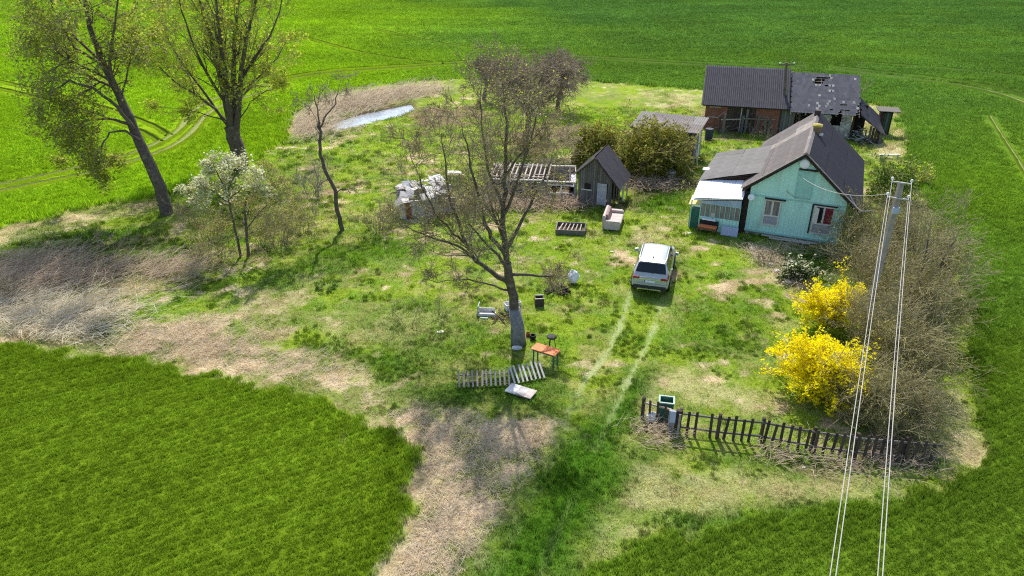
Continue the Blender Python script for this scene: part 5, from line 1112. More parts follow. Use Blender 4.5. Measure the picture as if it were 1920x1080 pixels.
mb = MB(); mb.bx(0.28, 0.84, 0.02, 0.03, 1.0, 1.45); wd = mb.obj('window', 'interior', ps_)
mb = MB(); mb.bx(0.22, 0.92, -0.08, -0.03, 0.96, 1.02); mb.obj('sill', 'white_wood', wd)
mb = MB(); mb.bx(1.28, 1.90, -0.05, 0.0, 0.02, 1.52); dr = mb.obj('door', 'door_grey', ps_)
for z in (0.25, 0.75, 1.25): mb = MB(); mb.bx(1.30, 1.88, -0.07, -0.05, z, z + 0.07); mb.obj('door_batten', 'door_grey', dr)
for (xa, za) in ((LX, LZ), (RX_, RZ_)):
    d = Vector((xa - AX, 0, za - AZ)); ln = d.length; d.normalize()
    mb = MB(); mb.prism([(AX, -0.25, AZ), (xa, -0.25, za), (xa, -0.25, za - 0.05), (AX, -0.25, AZ - 0.05)], (0, 3.1, 0)); dk = mb.obj('roof', 'dark_wood', ps_)
    sheet_roof(dk, (AX, -0.27, AZ), (0, 1, 0), d, 3.15, ln, 4, 3, lambda i, j, r: 'roof_dark', seed=51, waves=4, amp=0.02, jit=0.03)
mb = MB(); mb.prism([(AX, -0.29, AZ + 0.10), (LX, -0.29, LZ + 0.10), (LX, -0.29, LZ + 0.0), (AX, -0.29, AZ + 0.0)], (0, 0.05, 0)); mb.obj('roof_edge_strip', 'pale_wood', ps_)
for (x, y) in ((2.65, 0.1), (2.65, 1.2), (2.65, 2.4)): mb = MB(); mb.bx(x, x + 0.08, y, y + 0.08, 0, 1.35); mb.obj('post', 'white_wood' if y > 1 else 'grey_wood', ps_)

# ------------------------------------------------------------------ roofless long shed
rs_ = thing('roofless_shed', 'long low roofless shed with open pale rafters left of the plank shed', 'shed', (-1.55, 45.5, 0), R(-4.5))
LN, WD, HT = 5.75, 3.2, 1.35
x = 0; i = 0
while x < LN:
    top = HT - 0.03
    op = (3.9 < x < 5.5); 
    for (a, b_) in (([(0.0, 0.55), (1.05, top)]) if op else [(0.0, top)]):
        mb = MB(); yy = 0.02 * random.random(); mb.bx(x, x + 0.2, yy, yy + 0.03, a, b_ - (0.05 * random.random() if a == 0 and not op else 0)); mb.obj('wall_board', 'grey_wood' if (i * 7) % 5 else 'concrete', rs_)
    x += 0.225; i += 1
mb = MB(); mb.bx(0, LN, WD, WD + 0.05, 0, HT - 0.05); mb.bx(0, 0.05, 0.05, WD, 0, HT - 0.05); mb.bx(LN - 0.05, LN, 0.05, WD, 0, HT); mb.obj('rear_wall', 'lath', rs_)
mb = MB(); mb.bx(0.06, LN - 0.06, 0.06, WD - 0.02, 0.03, 0.06); mb.obj('dirt_floor', 'soil', rs_)
mb = MB(); mb.bar((0, 0, HT + 0.02), (LN * 0.62, -0.02, HT + 0.04), 0.1, 0.07); mb.bar((LN * 0.62, -0.02, HT - 0.02), (LN, 0.0, HT - 0.06), 0.14, 0.07); mb.obj('top_plate', 'white_wood', rs_)
mb = MB(); mb.bar((0, WD, HT + 0.02), (LN, WD, HT + 0.02), 0.12, 0.07); mb.obj('top_plate', 'white_wood', rs_)
for i in range(13):
    x = 0.15 + i * 0.31; mb = MB(); mb.bar((x, 0.02, HT + 0.08), (x + 0.16, WD, HT + 0.12 + 0.05 * random.random()), 0.09, 0.08); mb.obj('rafter', 'pale_wood', rs_)
for j in range(6):
    for seg in range(3):
        if random.random() < 0.2: continue
        y = 0.25 + j * 0.52; x0 = 0.1 + seg * 1.3 + random.random() * 0.2; mb = MB(); mb.bar((x0 + y * 0.05, y, HT + 0.16), (x0 + 1.1 + y * 0.05, y + random.gauss(0, 0.06), HT + 0.17), 0.10, 0.03); mb.obj('roof_lath', 'pale_wood', rs_)
mb = MB(); mb.bx(4.25, 4.33, 0.1, WD, 0, HT); mb.bx(5.3, 5.38, 0.1, WD, 0, HT); mb.obj('partition', 'brown_board', rs_)
mb = MB(); mb.bx(5.4, 5.7, 0.2, WD - 0.1, 0.9, 0.95); mb.obj('shelf', 'pale_blue', rs_)
mb = MB(); mb.bx(3.85, 5.55, -0.04, 0.0, 0.50, 0.56); mb.bx(4.75, 4.85, -0.04, 0.0, 0.56, 1.05); mb.bx(3.85, 5.55, -0.04, 0.0, 1.05, 1.12); mb.obj('window_frame', 'white_frame', rs_)
mb = MB(); mb.box((2.35, -0.06, 0.62), (0.10, 0.03, 0.75)); mb.obj('pale_stake', 'white_wood', rs_)
# junk in front of it
x, y = G(917, 368)
o = thing('junk_cabinet', 'white broken cabinet with red top at the left end of the roofless shed', 'cabinet', (x, y, 0), 0.15)
mb = MB(); mb.bx(-0.25, -0.2, -0.2, 0.2, 0, 0.8); mb.bx(0.2, 0.25, -0.2, 0.2, 0, 0.95); mb.bx(-0.2, 0.2, 0.15, 0.2, 0, 0.85); mb.bx(-0.2, 0.2, -0.2, 0.15, 0.3, 0.34); mb.obj('carcass', 'off_white', o)
mb = MB(); mb.box((-0.12, 0, 0.84), (0.42, 0.4, 0.07), M=Matrix.Rotation(0.2, 3, 'Y')); mb.obj('top', 'red_curtain', o)
# ruined white shed
x0, y0 = G(752, 412); x1, y1 = G(858, 402)
a_ = math.atan2(y1 - y0, x1 - x0); W_ = math.hypot(x1 - x0, y1 - y0)
o = thing('ruined_shed', 'collapsing whitewashed shed with buckled white roof sheets behind bare branches', 'shed', (x0, y0, 0), a_)
mb = MB(); mb.bx(0, W_ * 0.62, 0, 0.12, 0, 1.15); mb.bx(W_ * 0.62, W_, 0.5, 0.62, 0, 0.95); mb.bx(0, 0.12, 0.12, 2.0, 0, 1.2); mb.bx(W_ * 0.62, W_ * 0.66, 0.12, 2.0, 0, 1.2); mb.bx(0, W_, 2.0, 2.1, 0, 1.3); mb.obj('wall', 'plaster', o)
mb = MB(); mb.bx(0.35, 0.68, -0.04, 0.0, 0, 1.05); mb.obj('door', 'rust', o)
r = random.Random(5)
for i in range(8):
    for j in range(4):
        if r.random() < 0.16: continue
        c_ = Vector((-0.1 + i * 0.41, -0.1 + j * 0.62, 1.20 + i * 0.06 + j * 0.10)); mb = MB(); mb.box((0, 0, 0), (0.5, 0.72, 0.02)); ob = mb.obj('roof_sheet', ('off_white', 'plaster', 'concrete', 'off_white')[r.randrange(4)], o)
        ob.location = c_; ob.rotation_euler = (0.12 + r.gauss(0, 0.20), -0.12 + r.gauss(0, 0.22), r.gauss(0, 0.3))
mb = MB(); mb.bx(0, W_ * 0.95, 1.0, 1.08, 1.1, 1.16); mb.bx(0.1, 0.2, 0, 2.0, 1.12, 1.2); mb.obj('beam', 'pale_wood', o)
x, y = G(853, 345)
o = thing('broken_table', 'pale board resting on posts behind the ruined white shed', 'table', (x, y, 0), 0.1)
mb = MB(); mb.box((0, 0, 0.85), (0.95, 0.6, 0.05), M=Matrix.Rotation(0.08, 3, 'Y')); mb.obj('top', 'white_wood', o)
for sx in (-0.35, 0.3): mb = MB(); mb.bx(sx, sx + 0.07, -0.1, 0.0, 0, 0.82); mb.obj('leg', 'grey_wood', o)

# ------------------------------------------------------------------ furniture and junk in the yard
x, y = G(1150, 421)
o = thing('sofa', 'old brownish sofa with pale seat standing in the grass before the plank shed', 'sofa', (x, y, 0), R(-14))
def rb(x0, x1, y0, y1, z0, z1, b_=0.05):
    """softened box"""
    m_ = MB(); m_.prism([(x0 + b_, y0, z0), (x1 - b_, y0, z0), (x1, y0, z0 + b_), (x1, y0, z1 - b_), (x1 - b_, y0, z1), (x0 + b_, y0, z1), (x0, y0, z1 - b_), (x0, y0, z0 + b_)], (0, y1 - y0, 0)); return m_
rb(-0.45, 0.5, -0.95, 0.95, 0.08, 0.32).obj('base', 'sofa_cloth', o)
for k in range(3): rb(-0.28, 0.52, -0.76 + k * 0.51, -0.76 + k * 0.51 + 0.49, 0.32, 0.46).obj('seat_cushion', 'sofa_seat', o)
for k in range(3): mm = rb(-0.10, 0.12, -0.76 + k * 0.51, -0.76 + k * 0.51 + 0.49, 0.0, 0.48); ob = mm.obj('back_cushion', 'sofa_cloth', o); ob.location = (-0.30, 0, 0.42); ob.rotation_euler = (0, -0.2, 0)
rb(-0.58, -0.40, -0.95, 0.95, 0.08, 0.88).obj('backrest', 'sofa_seat', o)
for s in (-1, 1): rb(-0.45, 0.48, s * 0.96 - 0.12, s * 0.96 + 0.12, 0.08, 0.62, 0.07).obj('armrest', 'sofa_seat', o)
for sx in (-0.4, 0.4):
    for sy in (-0.85, 0.85): mb = MB(); mb.tube([(sx, sy, 0), (sx, sy, 0.09)], 0.03, 6); mb.obj('leg', 'dark_wood', o)
x, y = G(1070, 434)
o = thing('wooden_frame_bed', 'low grey plank frame around dead weeds left of the sofa', 'planter', (x, y, 0), R(-8))
for (a, b_) in (((-0.85, -0.55), (0.85, -0.55)), ((-0.85, 0.7), (0.85, 0.7)), ((-0.85, -0.55), (-0.85, 0.7)), ((0.85, -0.55), (0.85, 0.7))):
    mb = MB(); mb.bar((*a, 0.16), (*b_, 0.16 + 0.03 * random.random()), 0.06, 0.28); mb.obj('side_board', 'grey_wood', o)
mb = MB(); mb.bx(-0.8, 0.8, -0.5, 0.65, 0.0, 0.08); mb.obj('earth', 'soil', o)
for k in range(6): mb = MB(); mb.bar((-0.7 + 0.25 * k, -0.4, 0.2), (-0.5 + 0.22 * k, 0.6, 0.24 + 0.05 * random.random()), 0.06, 0.04); mb.obj('slat', 'pale_wood', o)
# orange table
tz = 0.72; q = [G(1003, 640, tz), G(1053, 655, tz), G(1043, 670, tz), G(994, 656, tz)]; cx = sum(p[0] for p in q) / 4; cy = sum(p[1] for p in q) / 4
ta = math.atan2(q[1][1] - q[0][1], q[1][0] - q[0][0])
o = thing('orange_table', 'faded orange topped garden table beside the trunk of the tall middle tree', 'table', (cx, cy, 0), ta)
mb = MB(); mb.bx(-0.56, 0.56, -0.27, 0.27, 0.70, 0.735); mb.obj('top', 'orange', o)
mb = MB(); mb.bx(-0.5, 0.5, -0.22, -0.20, 0.62, 0.70); mb.bx(-0.5, 0.5, 0.20, 0.22, 0.62, 0.70); mb.obj('apron', 'green_paint', o)
for sx in (-0.47, 0.47):
    for sy in (-0.19, 0.19): mb = MB(); mb.bar((sx, sy, 0), (sx * 0.96, sy, 0.70), 0.045, 0.045); mb.obj('leg', 'green_paint', o)
x, y = G(1034, 652); o = thing('stool', 'round black stool standing behind the orange table', 'stool', (x, y + 0.1, 0))
mb = MB(); mb.lathe([(0.19, 0.45), (0.22, 0.47), (0.22, 0.52), (0.18, 0.54)], n=16); mb.obj('seat', 'black', o)
for k in range(3): mb = MB(); mb.tube([(0.17 * math.cos(k * 2.1), 0.17 * math.sin(k * 2.1), 0), (0.12 * math.cos(k * 2.1), 0.12 * math.sin(k * 2.1), 0.46)], 0.018, 6); mb.obj('leg', 'black', o)
for (u, v, lb, mt, h) in ((999, 636, 'dark cooking pot on the ground right of the tall middle tree', 'black', 0.22), (990, 630, 'small rusty can touching the tree trunk', 'rust', 0.16)):
    x, y = G(u, v); mb = MB(); mb.lathe([(h * 0.5, 0), (h * 0.65, h * 0.5), (h * 0.62, h), (h * 0.5, h), (h * 0.5, h * 0.4)], n=12); mb.obj('pot' if h > 0.2 else 'can', mt, label=lb, cat='pot' if h > 0.2 else 'can', loc=(x, y, 0))
x, y = G(969, 655); mb = MB(); mb.lathe([(0.18, 0), (0.24, 0.05), (0.2, 0.13), (0.08, 0.16)], n=9); ob = mb.obj('white_stone', 'off_white', label='white stone at the front foot of the tall middle tree', cat='stone', loc=(x, y, 0)); ob.scale = (1, 0.6, 1)
# fallen picket fence
def fallen(label, px, n, Lp, matn, tilt, seed):
    r = random.Random(seed); A_ = np.array(G(*px[0])); B_ = np.array(G(*px[1])); d = B_ - A_; ln = np.linalg.norm(d); ang = math.atan2(d[1], d[0])
    t = thing('fallen_fence', label, 'fence', (A_[0], A_[1], 0), ang)
    me = MB().box((0, 0, Lp / 2), (0.075, 0.028, Lp)).mesh('picket', matn)
    for i in range(n):
        ob = link('picket', me, t, loc=(ln * (i + 0.2) / n, 0.0, 0.10 + 0.02 * r.random())); ob.rotation_euler = (-tilt + r.gauss(0, 0.05), r.gauss(0, 0.05), 0)
    for f in (0.25, 0.78):
        yy = math.sin(tilt) * Lp * f; zz_ = math.cos(tilt) * Lp * f + 0.06; mb = MB(); mb.bar((-0.05, yy + 0.02, zz_), (ln + 0.02, yy + 0.02, zz_), 0.05, 0.035); mb.obj('rail', 'dark_wood' if f < 0.5 else 'grey_wood', t)
    return t
fallen('left stretch of fallen beige picket fence lying in the grass below the tall tree', ((860, 731), (962, 726)), 12, 0.72, 'pale_wood', 1.05, 1)
fallen('right stretch of fallen picket fence with whiter pickets above the pale board', ((964, 724), (1027, 711)), 8, 0.78, 'white_wood', 1.0, 2)
bq = [G3(962, 717, 0.16), G3(1010, 733, 0.12), G3(992, 748, 0.10), G3(950, 734, 0.10)]
c0 = Vector(bq[0]).lerp(Vector(bq[2]), 0.5); o = thing('pale_board', 'pale rectangular board lying on the grass below the fallen fence', 'board', (c0.x, c0.y, 0), math.atan2(bq[1][1] - bq[0][1], bq[1][0] - bq[0][0]))
wl = (Vector(bq[1]) - Vector(bq[0])).length; wd_ = (Vector(bq[3]) - Vector(bq[0])).length
for i, mt in enumerate(('off_white', 'plaster', 'sofa_seat')):
    a = -wl / 2 + wl * (0, 0.4, 0.74)[i]; b_ = -wl / 2 + wl * (0.4, 0.74, 1.0)[i]; mb = MB(); mb.bx(a + 0.004, b_ - 0.004, -wd_ / 2, wd_ / 2, 0.09, 0.13); mb.obj('panel', mt, o)
for s in (-1, 1): mb = MB(); mb.bx(-wl / 2 + 0.05, wl / 2 - 0.05, s * wd_ * 0.35 - 0.03, s * wd_ * 0.35 + 0.03, 0.02, 0.09); mb.obj('batten', 'pale_wood', o)
# junk by the tree
x, y = G(905, 590); o = thing('broken_boat_box', 'pale green open trough lying in the grass left of the tall middle tree', 'trough', (x, y, 0), R(-6))
mb = MB(); mb.box((-0.22, 0.05, 0.28), (0.04, 0.5, 0.5), M=Matrix.Rotation(0.15, 3, 'Y')); mb.obj('end_panel', 'pale_green', o)
mb = MB(); mb.bx(-0.2, 0.62, -0.2, -0.17, 0.02, 0.16); mb.bx(-0.2, 0.55, 0.25, 0.28, 0.02, 0.24); mb.bx(-0.2, 0.6, -0.17, 0.25, 0.02, 0.05); mb.obj('trough', 'off_white', o)
mb = MB(); mb.bx(-0.05, 0.3, -0.42, -0.34, 0.02, 0.06); mb.obj('slat', 'pale_green', o)
for (u, v, w_, d_, h_, mt, lb, rz_) in ((955, 580, 0.42, 0.36, 0.30, 'off_white', 'white plastic crate just left of the tall tree trunk', 0.4), (972, 573, 0.22, 0.2, 0.2, 'off_white', 'small white tub partly behind the tall tree trunk', 0.1),
                                   (968, 602, 0.5, 0.28, 0.10, 'pale_blue', 'pale blue tray on the ground at the left side of the tall tree trunk', 0.2), (1011, 572, 0.42, 0.36, 0.42, 'dark_wood', 'dark wooden box with pale rim right of the tall tree trunk', 0.1)):
    x, y = G(u, v); o = thing('crate', lb, 'crate', (x, y, 0), rz_)
    mb = MB(); t = 0.035; mb.bx(-w_ / 2, w_ / 2, -d_ / 2, -d_ / 2 + t, 0, h_); mb.bx(-w_ / 2, w_ / 2, d_ / 2 - t, d_ / 2, 0, h_); mb.bx(-w_ / 2, -w_ / 2 + t, -d_ / 2 + t, d_ / 2 - t, 0, h_); mb.bx(w_ / 2 - t, w_ / 2, -d_ / 2 + t, d_ / 2 - t, 0, h_); mb.bx(-w_ / 2 + t, w_ / 2 - t, -d_ / 2 + t, d_ / 2 - t, 0, max(0.04, h_ * 0.5)); mb.obj('sides', mt, o)
    mb = MB(); mb.bx(-w_ / 2 - 0.02, w_ / 2 + 0.02, -d_ / 2 - 0.02, -d_ / 2 + 0.01, h_ + 0.002, h_ + 0.04); mb.bx(-w_ / 2 - 0.02, w_ / 2 + 0.02, d_ / 2 - 0.01, d_ / 2 + 0.02, h_ + 0.002, h_ + 0.04); mb.obj('rim', 'white_wood' if mt == 'dark_wood' else mt, o)
heap('root_pile', 'small pile of dead branches left of the tall tree trunk', (945, 598), 26, 0.5, 0.35, 0.6, ['dark_wood', 'brown_board'], 'stick', 12, 'debris', (0.03, 0.03))
heap('scrap_pile', 'dark scrap heap between the box and the white sack', (1045, 545), 26, 0.55, 0.35, 0.5, ['dark_wood', 'black'], 'scrap_piece', 13, 'debris', (0.06, 0.05))
# sack: lumpy cloth
def lumpy(name, label, cat, uv, s, matn, seed, rz_=0, n1=14, n2=9):
    r = np.random.default_rng(seed); V = []; F = []
    for j in range(n2 + 1):
        ph = math.pi * j / n2
        for i in range(n1):
            th = 2 * math.pi * i / n1; q = 1 + 0.16 * math.sin(3 * th + seed + j) + 0.08 * r.normal()
            V.append((s[0] * q * math.sin(ph) * math.cos(th), s[1] * q * math.sin(ph) * math.sin(th), s[2] * (1 - math.cos(ph)) / 2 * (1 + 0.1 * math.sin(2 * th + seed)) * 1.0))
    for j in range(n2):
        for i in range(n1): F.append((j * n1 + i, (j + 1) * n1 + i, (j + 1) * n1 + (i + 1) % n1, j * n1 + (i + 1) % n1))
    me = bpy.data.meshes.new(name); me.from_pydata(V, [], F); me.materials.append(MATS[matn]); x, y = G(*uv)
    return link(name, me, label=label, cat=cat, loc=(x, y, -0.02), rz=rz_)
lumpy('white_sack', 'crumpled white sack standing in the grass right of the dry shrub', 'sack', (1074, 531), (0.30, 0.26, 0.72), 'dish', 3)
for (u, v, sc_, mt, lb) in ((826, 624, 0.2, 'off_white', 'pale scrap of cardboard left of the tall tree'), (1147, 472, 0.12, 'off_white', 'small white scrap on the grass left of the car'), (640 + 250, 848, 0.0, 'off_white', ''), (1293, 438, 0.16, 'off_white', 'white block near the orange bench'), (1507, 876, 0.10, 'off_white', 'small white scrap below the picket fence')):
    if sc_: lumpy('litter', lb, 'litter', (u, v), (sc_, sc_ * 0.6, sc_ * 0.5), mt, int(u), 0.4, 8, 4)
# green bin by the fence
x, y = G(1246, 786); o = thing('green_bin', 'open topped green box with pale rim behind the left end of the picket fence', 'box', (x, y, 0), R(-12))
w_, d_, h_ = 0.52, 0.44, 0.86; t = 0.03
mb = MB(); mb.bx(-w_ / 2, w_ / 2, -d_ / 2, -d_ / 2 + t, 0, h_); mb.bx(-w_ / 2, w_ / 2, d_ / 2 - t, d_ / 2, 0, h_ ); mb.bx(-w_ / 2, -w_ / 2 + t, -d_ / 2 + t, d_ / 2 - t, 0, h_); mb.bx(w_ / 2 - t, w_ / 2, -d_ / 2 + t, d_ / 2 - t, 0, h_); mb.bx(-w_ / 2 + t, w_ / 2 - t, -d_ / 2 + t, d_ / 2 - t, 0.2, 0.55); mb.obj('box_body', 'green_paint', o)
mb = MB(); e = 0.03; mb.bx(-w_ / 2 - e, w_ / 2 + e, -d_ / 2 - e, -d_ / 2 + e, h_ + 0.003, h_ + 0.04); mb.bx(-w_ / 2 - e, w_ / 2 + e, d_ / 2 - e, d_ / 2 + e, h_ + 0.003, h_ + 0.04); mb.bx(-w_ / 2 - e, -w_ / 2 + e, -d_ / 2 + e, d_ / 2 - e, h_ + 0.003, h_ + 0.04); mb.bx(w_ / 2 - e, w_ / 2 + e, -d_ / 2 + e, d_ / 2 - e, h_ + 0.003, h_ + 0.04); mb.obj('rim', 'pale_green', o)
mb = MB(); mb.lathe([(0.11, 0.56), (0.13, 0.68), (0.10, 0.70)], (0.02, -0.06, 0), 10); mb.obj('inner_bucket', 'dish', o)
x, y = G(1222, 795); lumpy('pale_bag', 'yellowish white bag behind the leftmost pickets', 'bag', (1222, 790), (0.22, 0.18, 0.42), 'off_white', 8)
x, y = G(1264, 812); o = thing('gate_post', 'grey slab gate post wrapped in dark sheeting at the picket fence', 'gate post', (x, y, 0), R(-12))
mb = MB(); mb.bx(-0.26, -0.05, -0.05, 0.06, 0, 0.98); mb.obj('slab', 'pole_concrete', o, label='pale topped grey slab'); mb = MB(); mb.bx(-0.22, -0.02, -0.08, -0.052, 0.5, 1.0); mb.obj('sheet', 'pale_blue', o)
mb = MB(); mb.bx(-0.02, 0.16, -0.06, 0.08, 0, 1.02); mb.obj('post', 'dark_wood', o); mb = MB(); mb.bar((0.10, -0.30, 0), (0.12, -0.13, 0.95), 0.075, 0.05); mb.obj('brace', 'pale_wood', o)
# orange bench and white board by the porch
bx0 = hl(-2.0, -0.95); o = thing('orange_bench', 'small dark bench with bright orange seat below the porch windows', 'bench', bx0, R(-24 - 2))
mb = MB(); mb.bx(-0.52, 0.52, -0.2, 0.2, 0.42, 0.47); mb.obj('seat', 'orange', o); mb = MB(); mb.bx(-0.55, 0.55, 0.23, 0.27, 0.30, 0.72); mb.obj('backrest', 'black', o)
mb = MB(); mb.bx(-0.55, 0.55, -0.23, -0.205, 0.30, 0.41); mb.obj('apron', 'rust', o)
for sx in (-0.5, 0.5):
    for sy in (-0.17, 0.17): mb = MB(); mb.bx(sx - 0.03, sx + 0.03, sy - 0.03, sy + 0.03, 0, 0.42); mb.obj('leg', 'dark_wood', o)
mb = MB(); mb.bx(-0.4, 0.4, -0.1, 0.1, 0.735, 0.80); ob = mb.obj('folded_cloth', 'dish', label='folded white cloth on the back of the orange bench', cat='cloth', loc=(bx0[0] + 0.1, bx0[1] + 0.3, 0.0), rz=R(-26))
p_ = hl(-0.75, -0.80); mb = MB(); mb.box((0, 0, 0.27), (0.95, 0.06, 0.55), M=Matrix.Rotation(R(-14), 3, 'X')); mb.obj('pale_blue_panel', 'pale_blue', label='pale blue panel leaning on the porch right of the orange bench', cat='panel', loc=p_, rz=R(-24))
mb = MB(); mb.bar((-0.85, 0, 0.28), (0.75, 0.1, 0.30), 0.3, 0.05); mb.bar((-0.7, 0.0, 0), (-0.7, 0, 0.26), 0.1, 0.1); mb.bar((0.6, 0.08, 0), (0.6, 0.08, 0.27), 0.1, 0.1); x, y = G(1668, 297); mb.obj('low_bench', 'white_wood', label='low pale plank bench on the grass behind the mint house', cat='bench', loc=(x, y, 0), rz=-0.1)
# border stones
r = random.Random(8)
for i, (u, v) in enumerate(((1412, 468), (1422, 482), (1434, 490), (1445, 497), (1478, 530), (1456, 510), (1418, 475))):
    x, y = G(u, v); mb = MB(); mb.lathe([(0.16, 0), (0.2, 0.06), (0.15, 0.14), (0.04, 0.17)], n=7)
    ob = mb.obj('border_stone', 'rubble', label=('pale border stone nearest the orange bench', 'pale border stone second from the bench end', 'pale border stone in the dead stems', 'pale border stone half way along the flower border', 'pale border stone nearest the forsythia', 'pale border stone left of the white flowering shrub', 'small border stone beside the brown patch near the bench')[i], cat='stone', group='stones edging the flower border', loc=(x, y, 0), rz=r.random() * 3); s_ = 0.6 + 0.6 * r.random(); ob.scale = (s_ * 1.2, s_, s_)

# ------------------------------------------------------------------ car
car = thing('parked_car', 'white silver sport utility car parked on the grass facing the house', 'car', (G(1213, 548)[0] + 2.28 * math.sin(R(16)), G(1213, 548)[1] + 2.28 * math.cos(R(16)) - 0.4, 0), R(-16))
def car_sec(y):
    """half section at station y (rear is -2.28, front is +2.28): list of (x, z)"""
    yy = [-2.28, -2.22, -2.05, -1.75, -1.5, -0.6, 0.2, 0.75, 1.3, 1.55, 2.0, 2.2, 2.28]
    top = [0.98, 1.06, 1.28, 1.56, 1.64, 1.68, 1.66, 1.52, 1.14, 1.05, 0.95, 0.82, 0.62]
    wid = [0.80, 0.87, 0.90, 0.92, 0.925, 0.93, 0.93, 0.93, 0.925, 0.92, 0.88, 0.80, 0.70]
    bel = [0.90, 0.98, 1.04, 1.06, 1.06, 1.04, 1.02, 1.00, 0.98, 0.96, 0.88, 0.76, 0.58]
    t = np.interp(y, yy, top); w = np.interp(y, yy, wid); b_ = np.interp(y, yy, bel); zb = 0.32 if abs(y) < 2.1 else 0.42
    h = max(t - b_, 0.02); k = min(h / 0.6, 1.0)
    return [(w * 0.86, zb), (w * 0.98, zb + 0.10), (w, 0.62 if t > 0.7 else t * 0.8), (w * 0.99, b_ - 0.10 if b_ > 0.75 else b_ * 0.93), (w * 0.955, b_), (w * (0.955 - 0.13 * k), b_ + h * 0.5), (w * (0.955 - 0.25 * k), t - 0.07 * k), (w * (0.955 - 0.34 * k), t - 0.015 * k), (w * 0.3, t + 0.02 * k), (0, t + 0.025 * k)]
st = [-2.28, -2.22, -2.14, -2.05, -1.9, -1.75, -1.6, -1.5, -1.2, -0.9, -0.6, -0.2, 0.2, 0.5, 0.75, 1.0, 1.3, 1.42, 1.55, 1.8, 2.0, 2.12, 2.2, 2.28]
V = []; F = []; K = 19
for y in st:
    s = car_sec(y); full = [(-a, b_) for a, b_ in s] + [(a, b_) for a, b_ in s[::-1][1:]]; V += [(a, y, b_) for a, b_ in full]
for i in range(len(st) - 1):
    for k in range(K - 1): F.append((i * K + k, i * K + k + 1, (i + 1) * K + k + 1, (i + 1) * K + k))
    F.append((i * K + K - 1, i * K, (i + 1) * K, (i + 1) * K + K - 1))
F += [tuple(range(K)), tuple(range((len(st) - 1) * K, len(st) * K))[::-1]]
me = bpy.data.meshes.new('body'); me.from_pydata(V, [], F); me.materials.append(MATS['car_paint']); me.polygons.foreach_set('use_smooth', [True] * (len(F) - 2) + [False, False]); me.update(); link('body', me, car)
def cp3(y, k, sgn, off=0.012):
    """point on the body shell, index k (float) on the section, pushed out a little"""
    s = car_sec(y); i = int(min(k, 8.999)); f = k - i; a = Vector((s[i][0], s[i][1])); b_ = Vector((s[i + 1][0], s[i + 1][1])); p = a.lerp(b_, f); t = (b_ - a).normalized() if (b_ - a).length > 1e-6 else Vector((0, 1)); nrm = Vector((t.y, -t.x))
    p = p + nrm * off; return (sgn * p.x, y, p.y)
def patch(name, ys_, ks, sgn, matn, off=0.012, parent=car):
    mb = MB(); n = len(ks); vs = [cp3(y, k, sgn, off) for y in ys_ for k in ks]; vs2 = [cp3(y, k, sgn, off - 0.02) for y in ys_ for k in ks]
    m_ = len(ys_); fs = [(i * n + j, i * n + j + 1, (i + 1) * n + j + 1, (i + 1) * n + j) for i in range(m_ - 1) for j in range(n - 1)]
    N = len(vs); fs += [tuple(a + N for a in f[::-1]) for f in fs[:]]
    edge = [i * n for i in range(m_)] + [(m_ - 1) * n + j for j in range(1, n)] + [i * n + n - 1 for i in range(m_ - 2, -1, -1)] + [j for j in range(n - 2, 0, -1)]
    fs += [(edge[i], edge[(i + 1) % len(edge)], edge[(i + 1) % len(edge)] + N, edge[i] + N) for i in range(len(edge))]
    mb.add(vs + vs2, fs); return mb.obj(name, matn, parent)
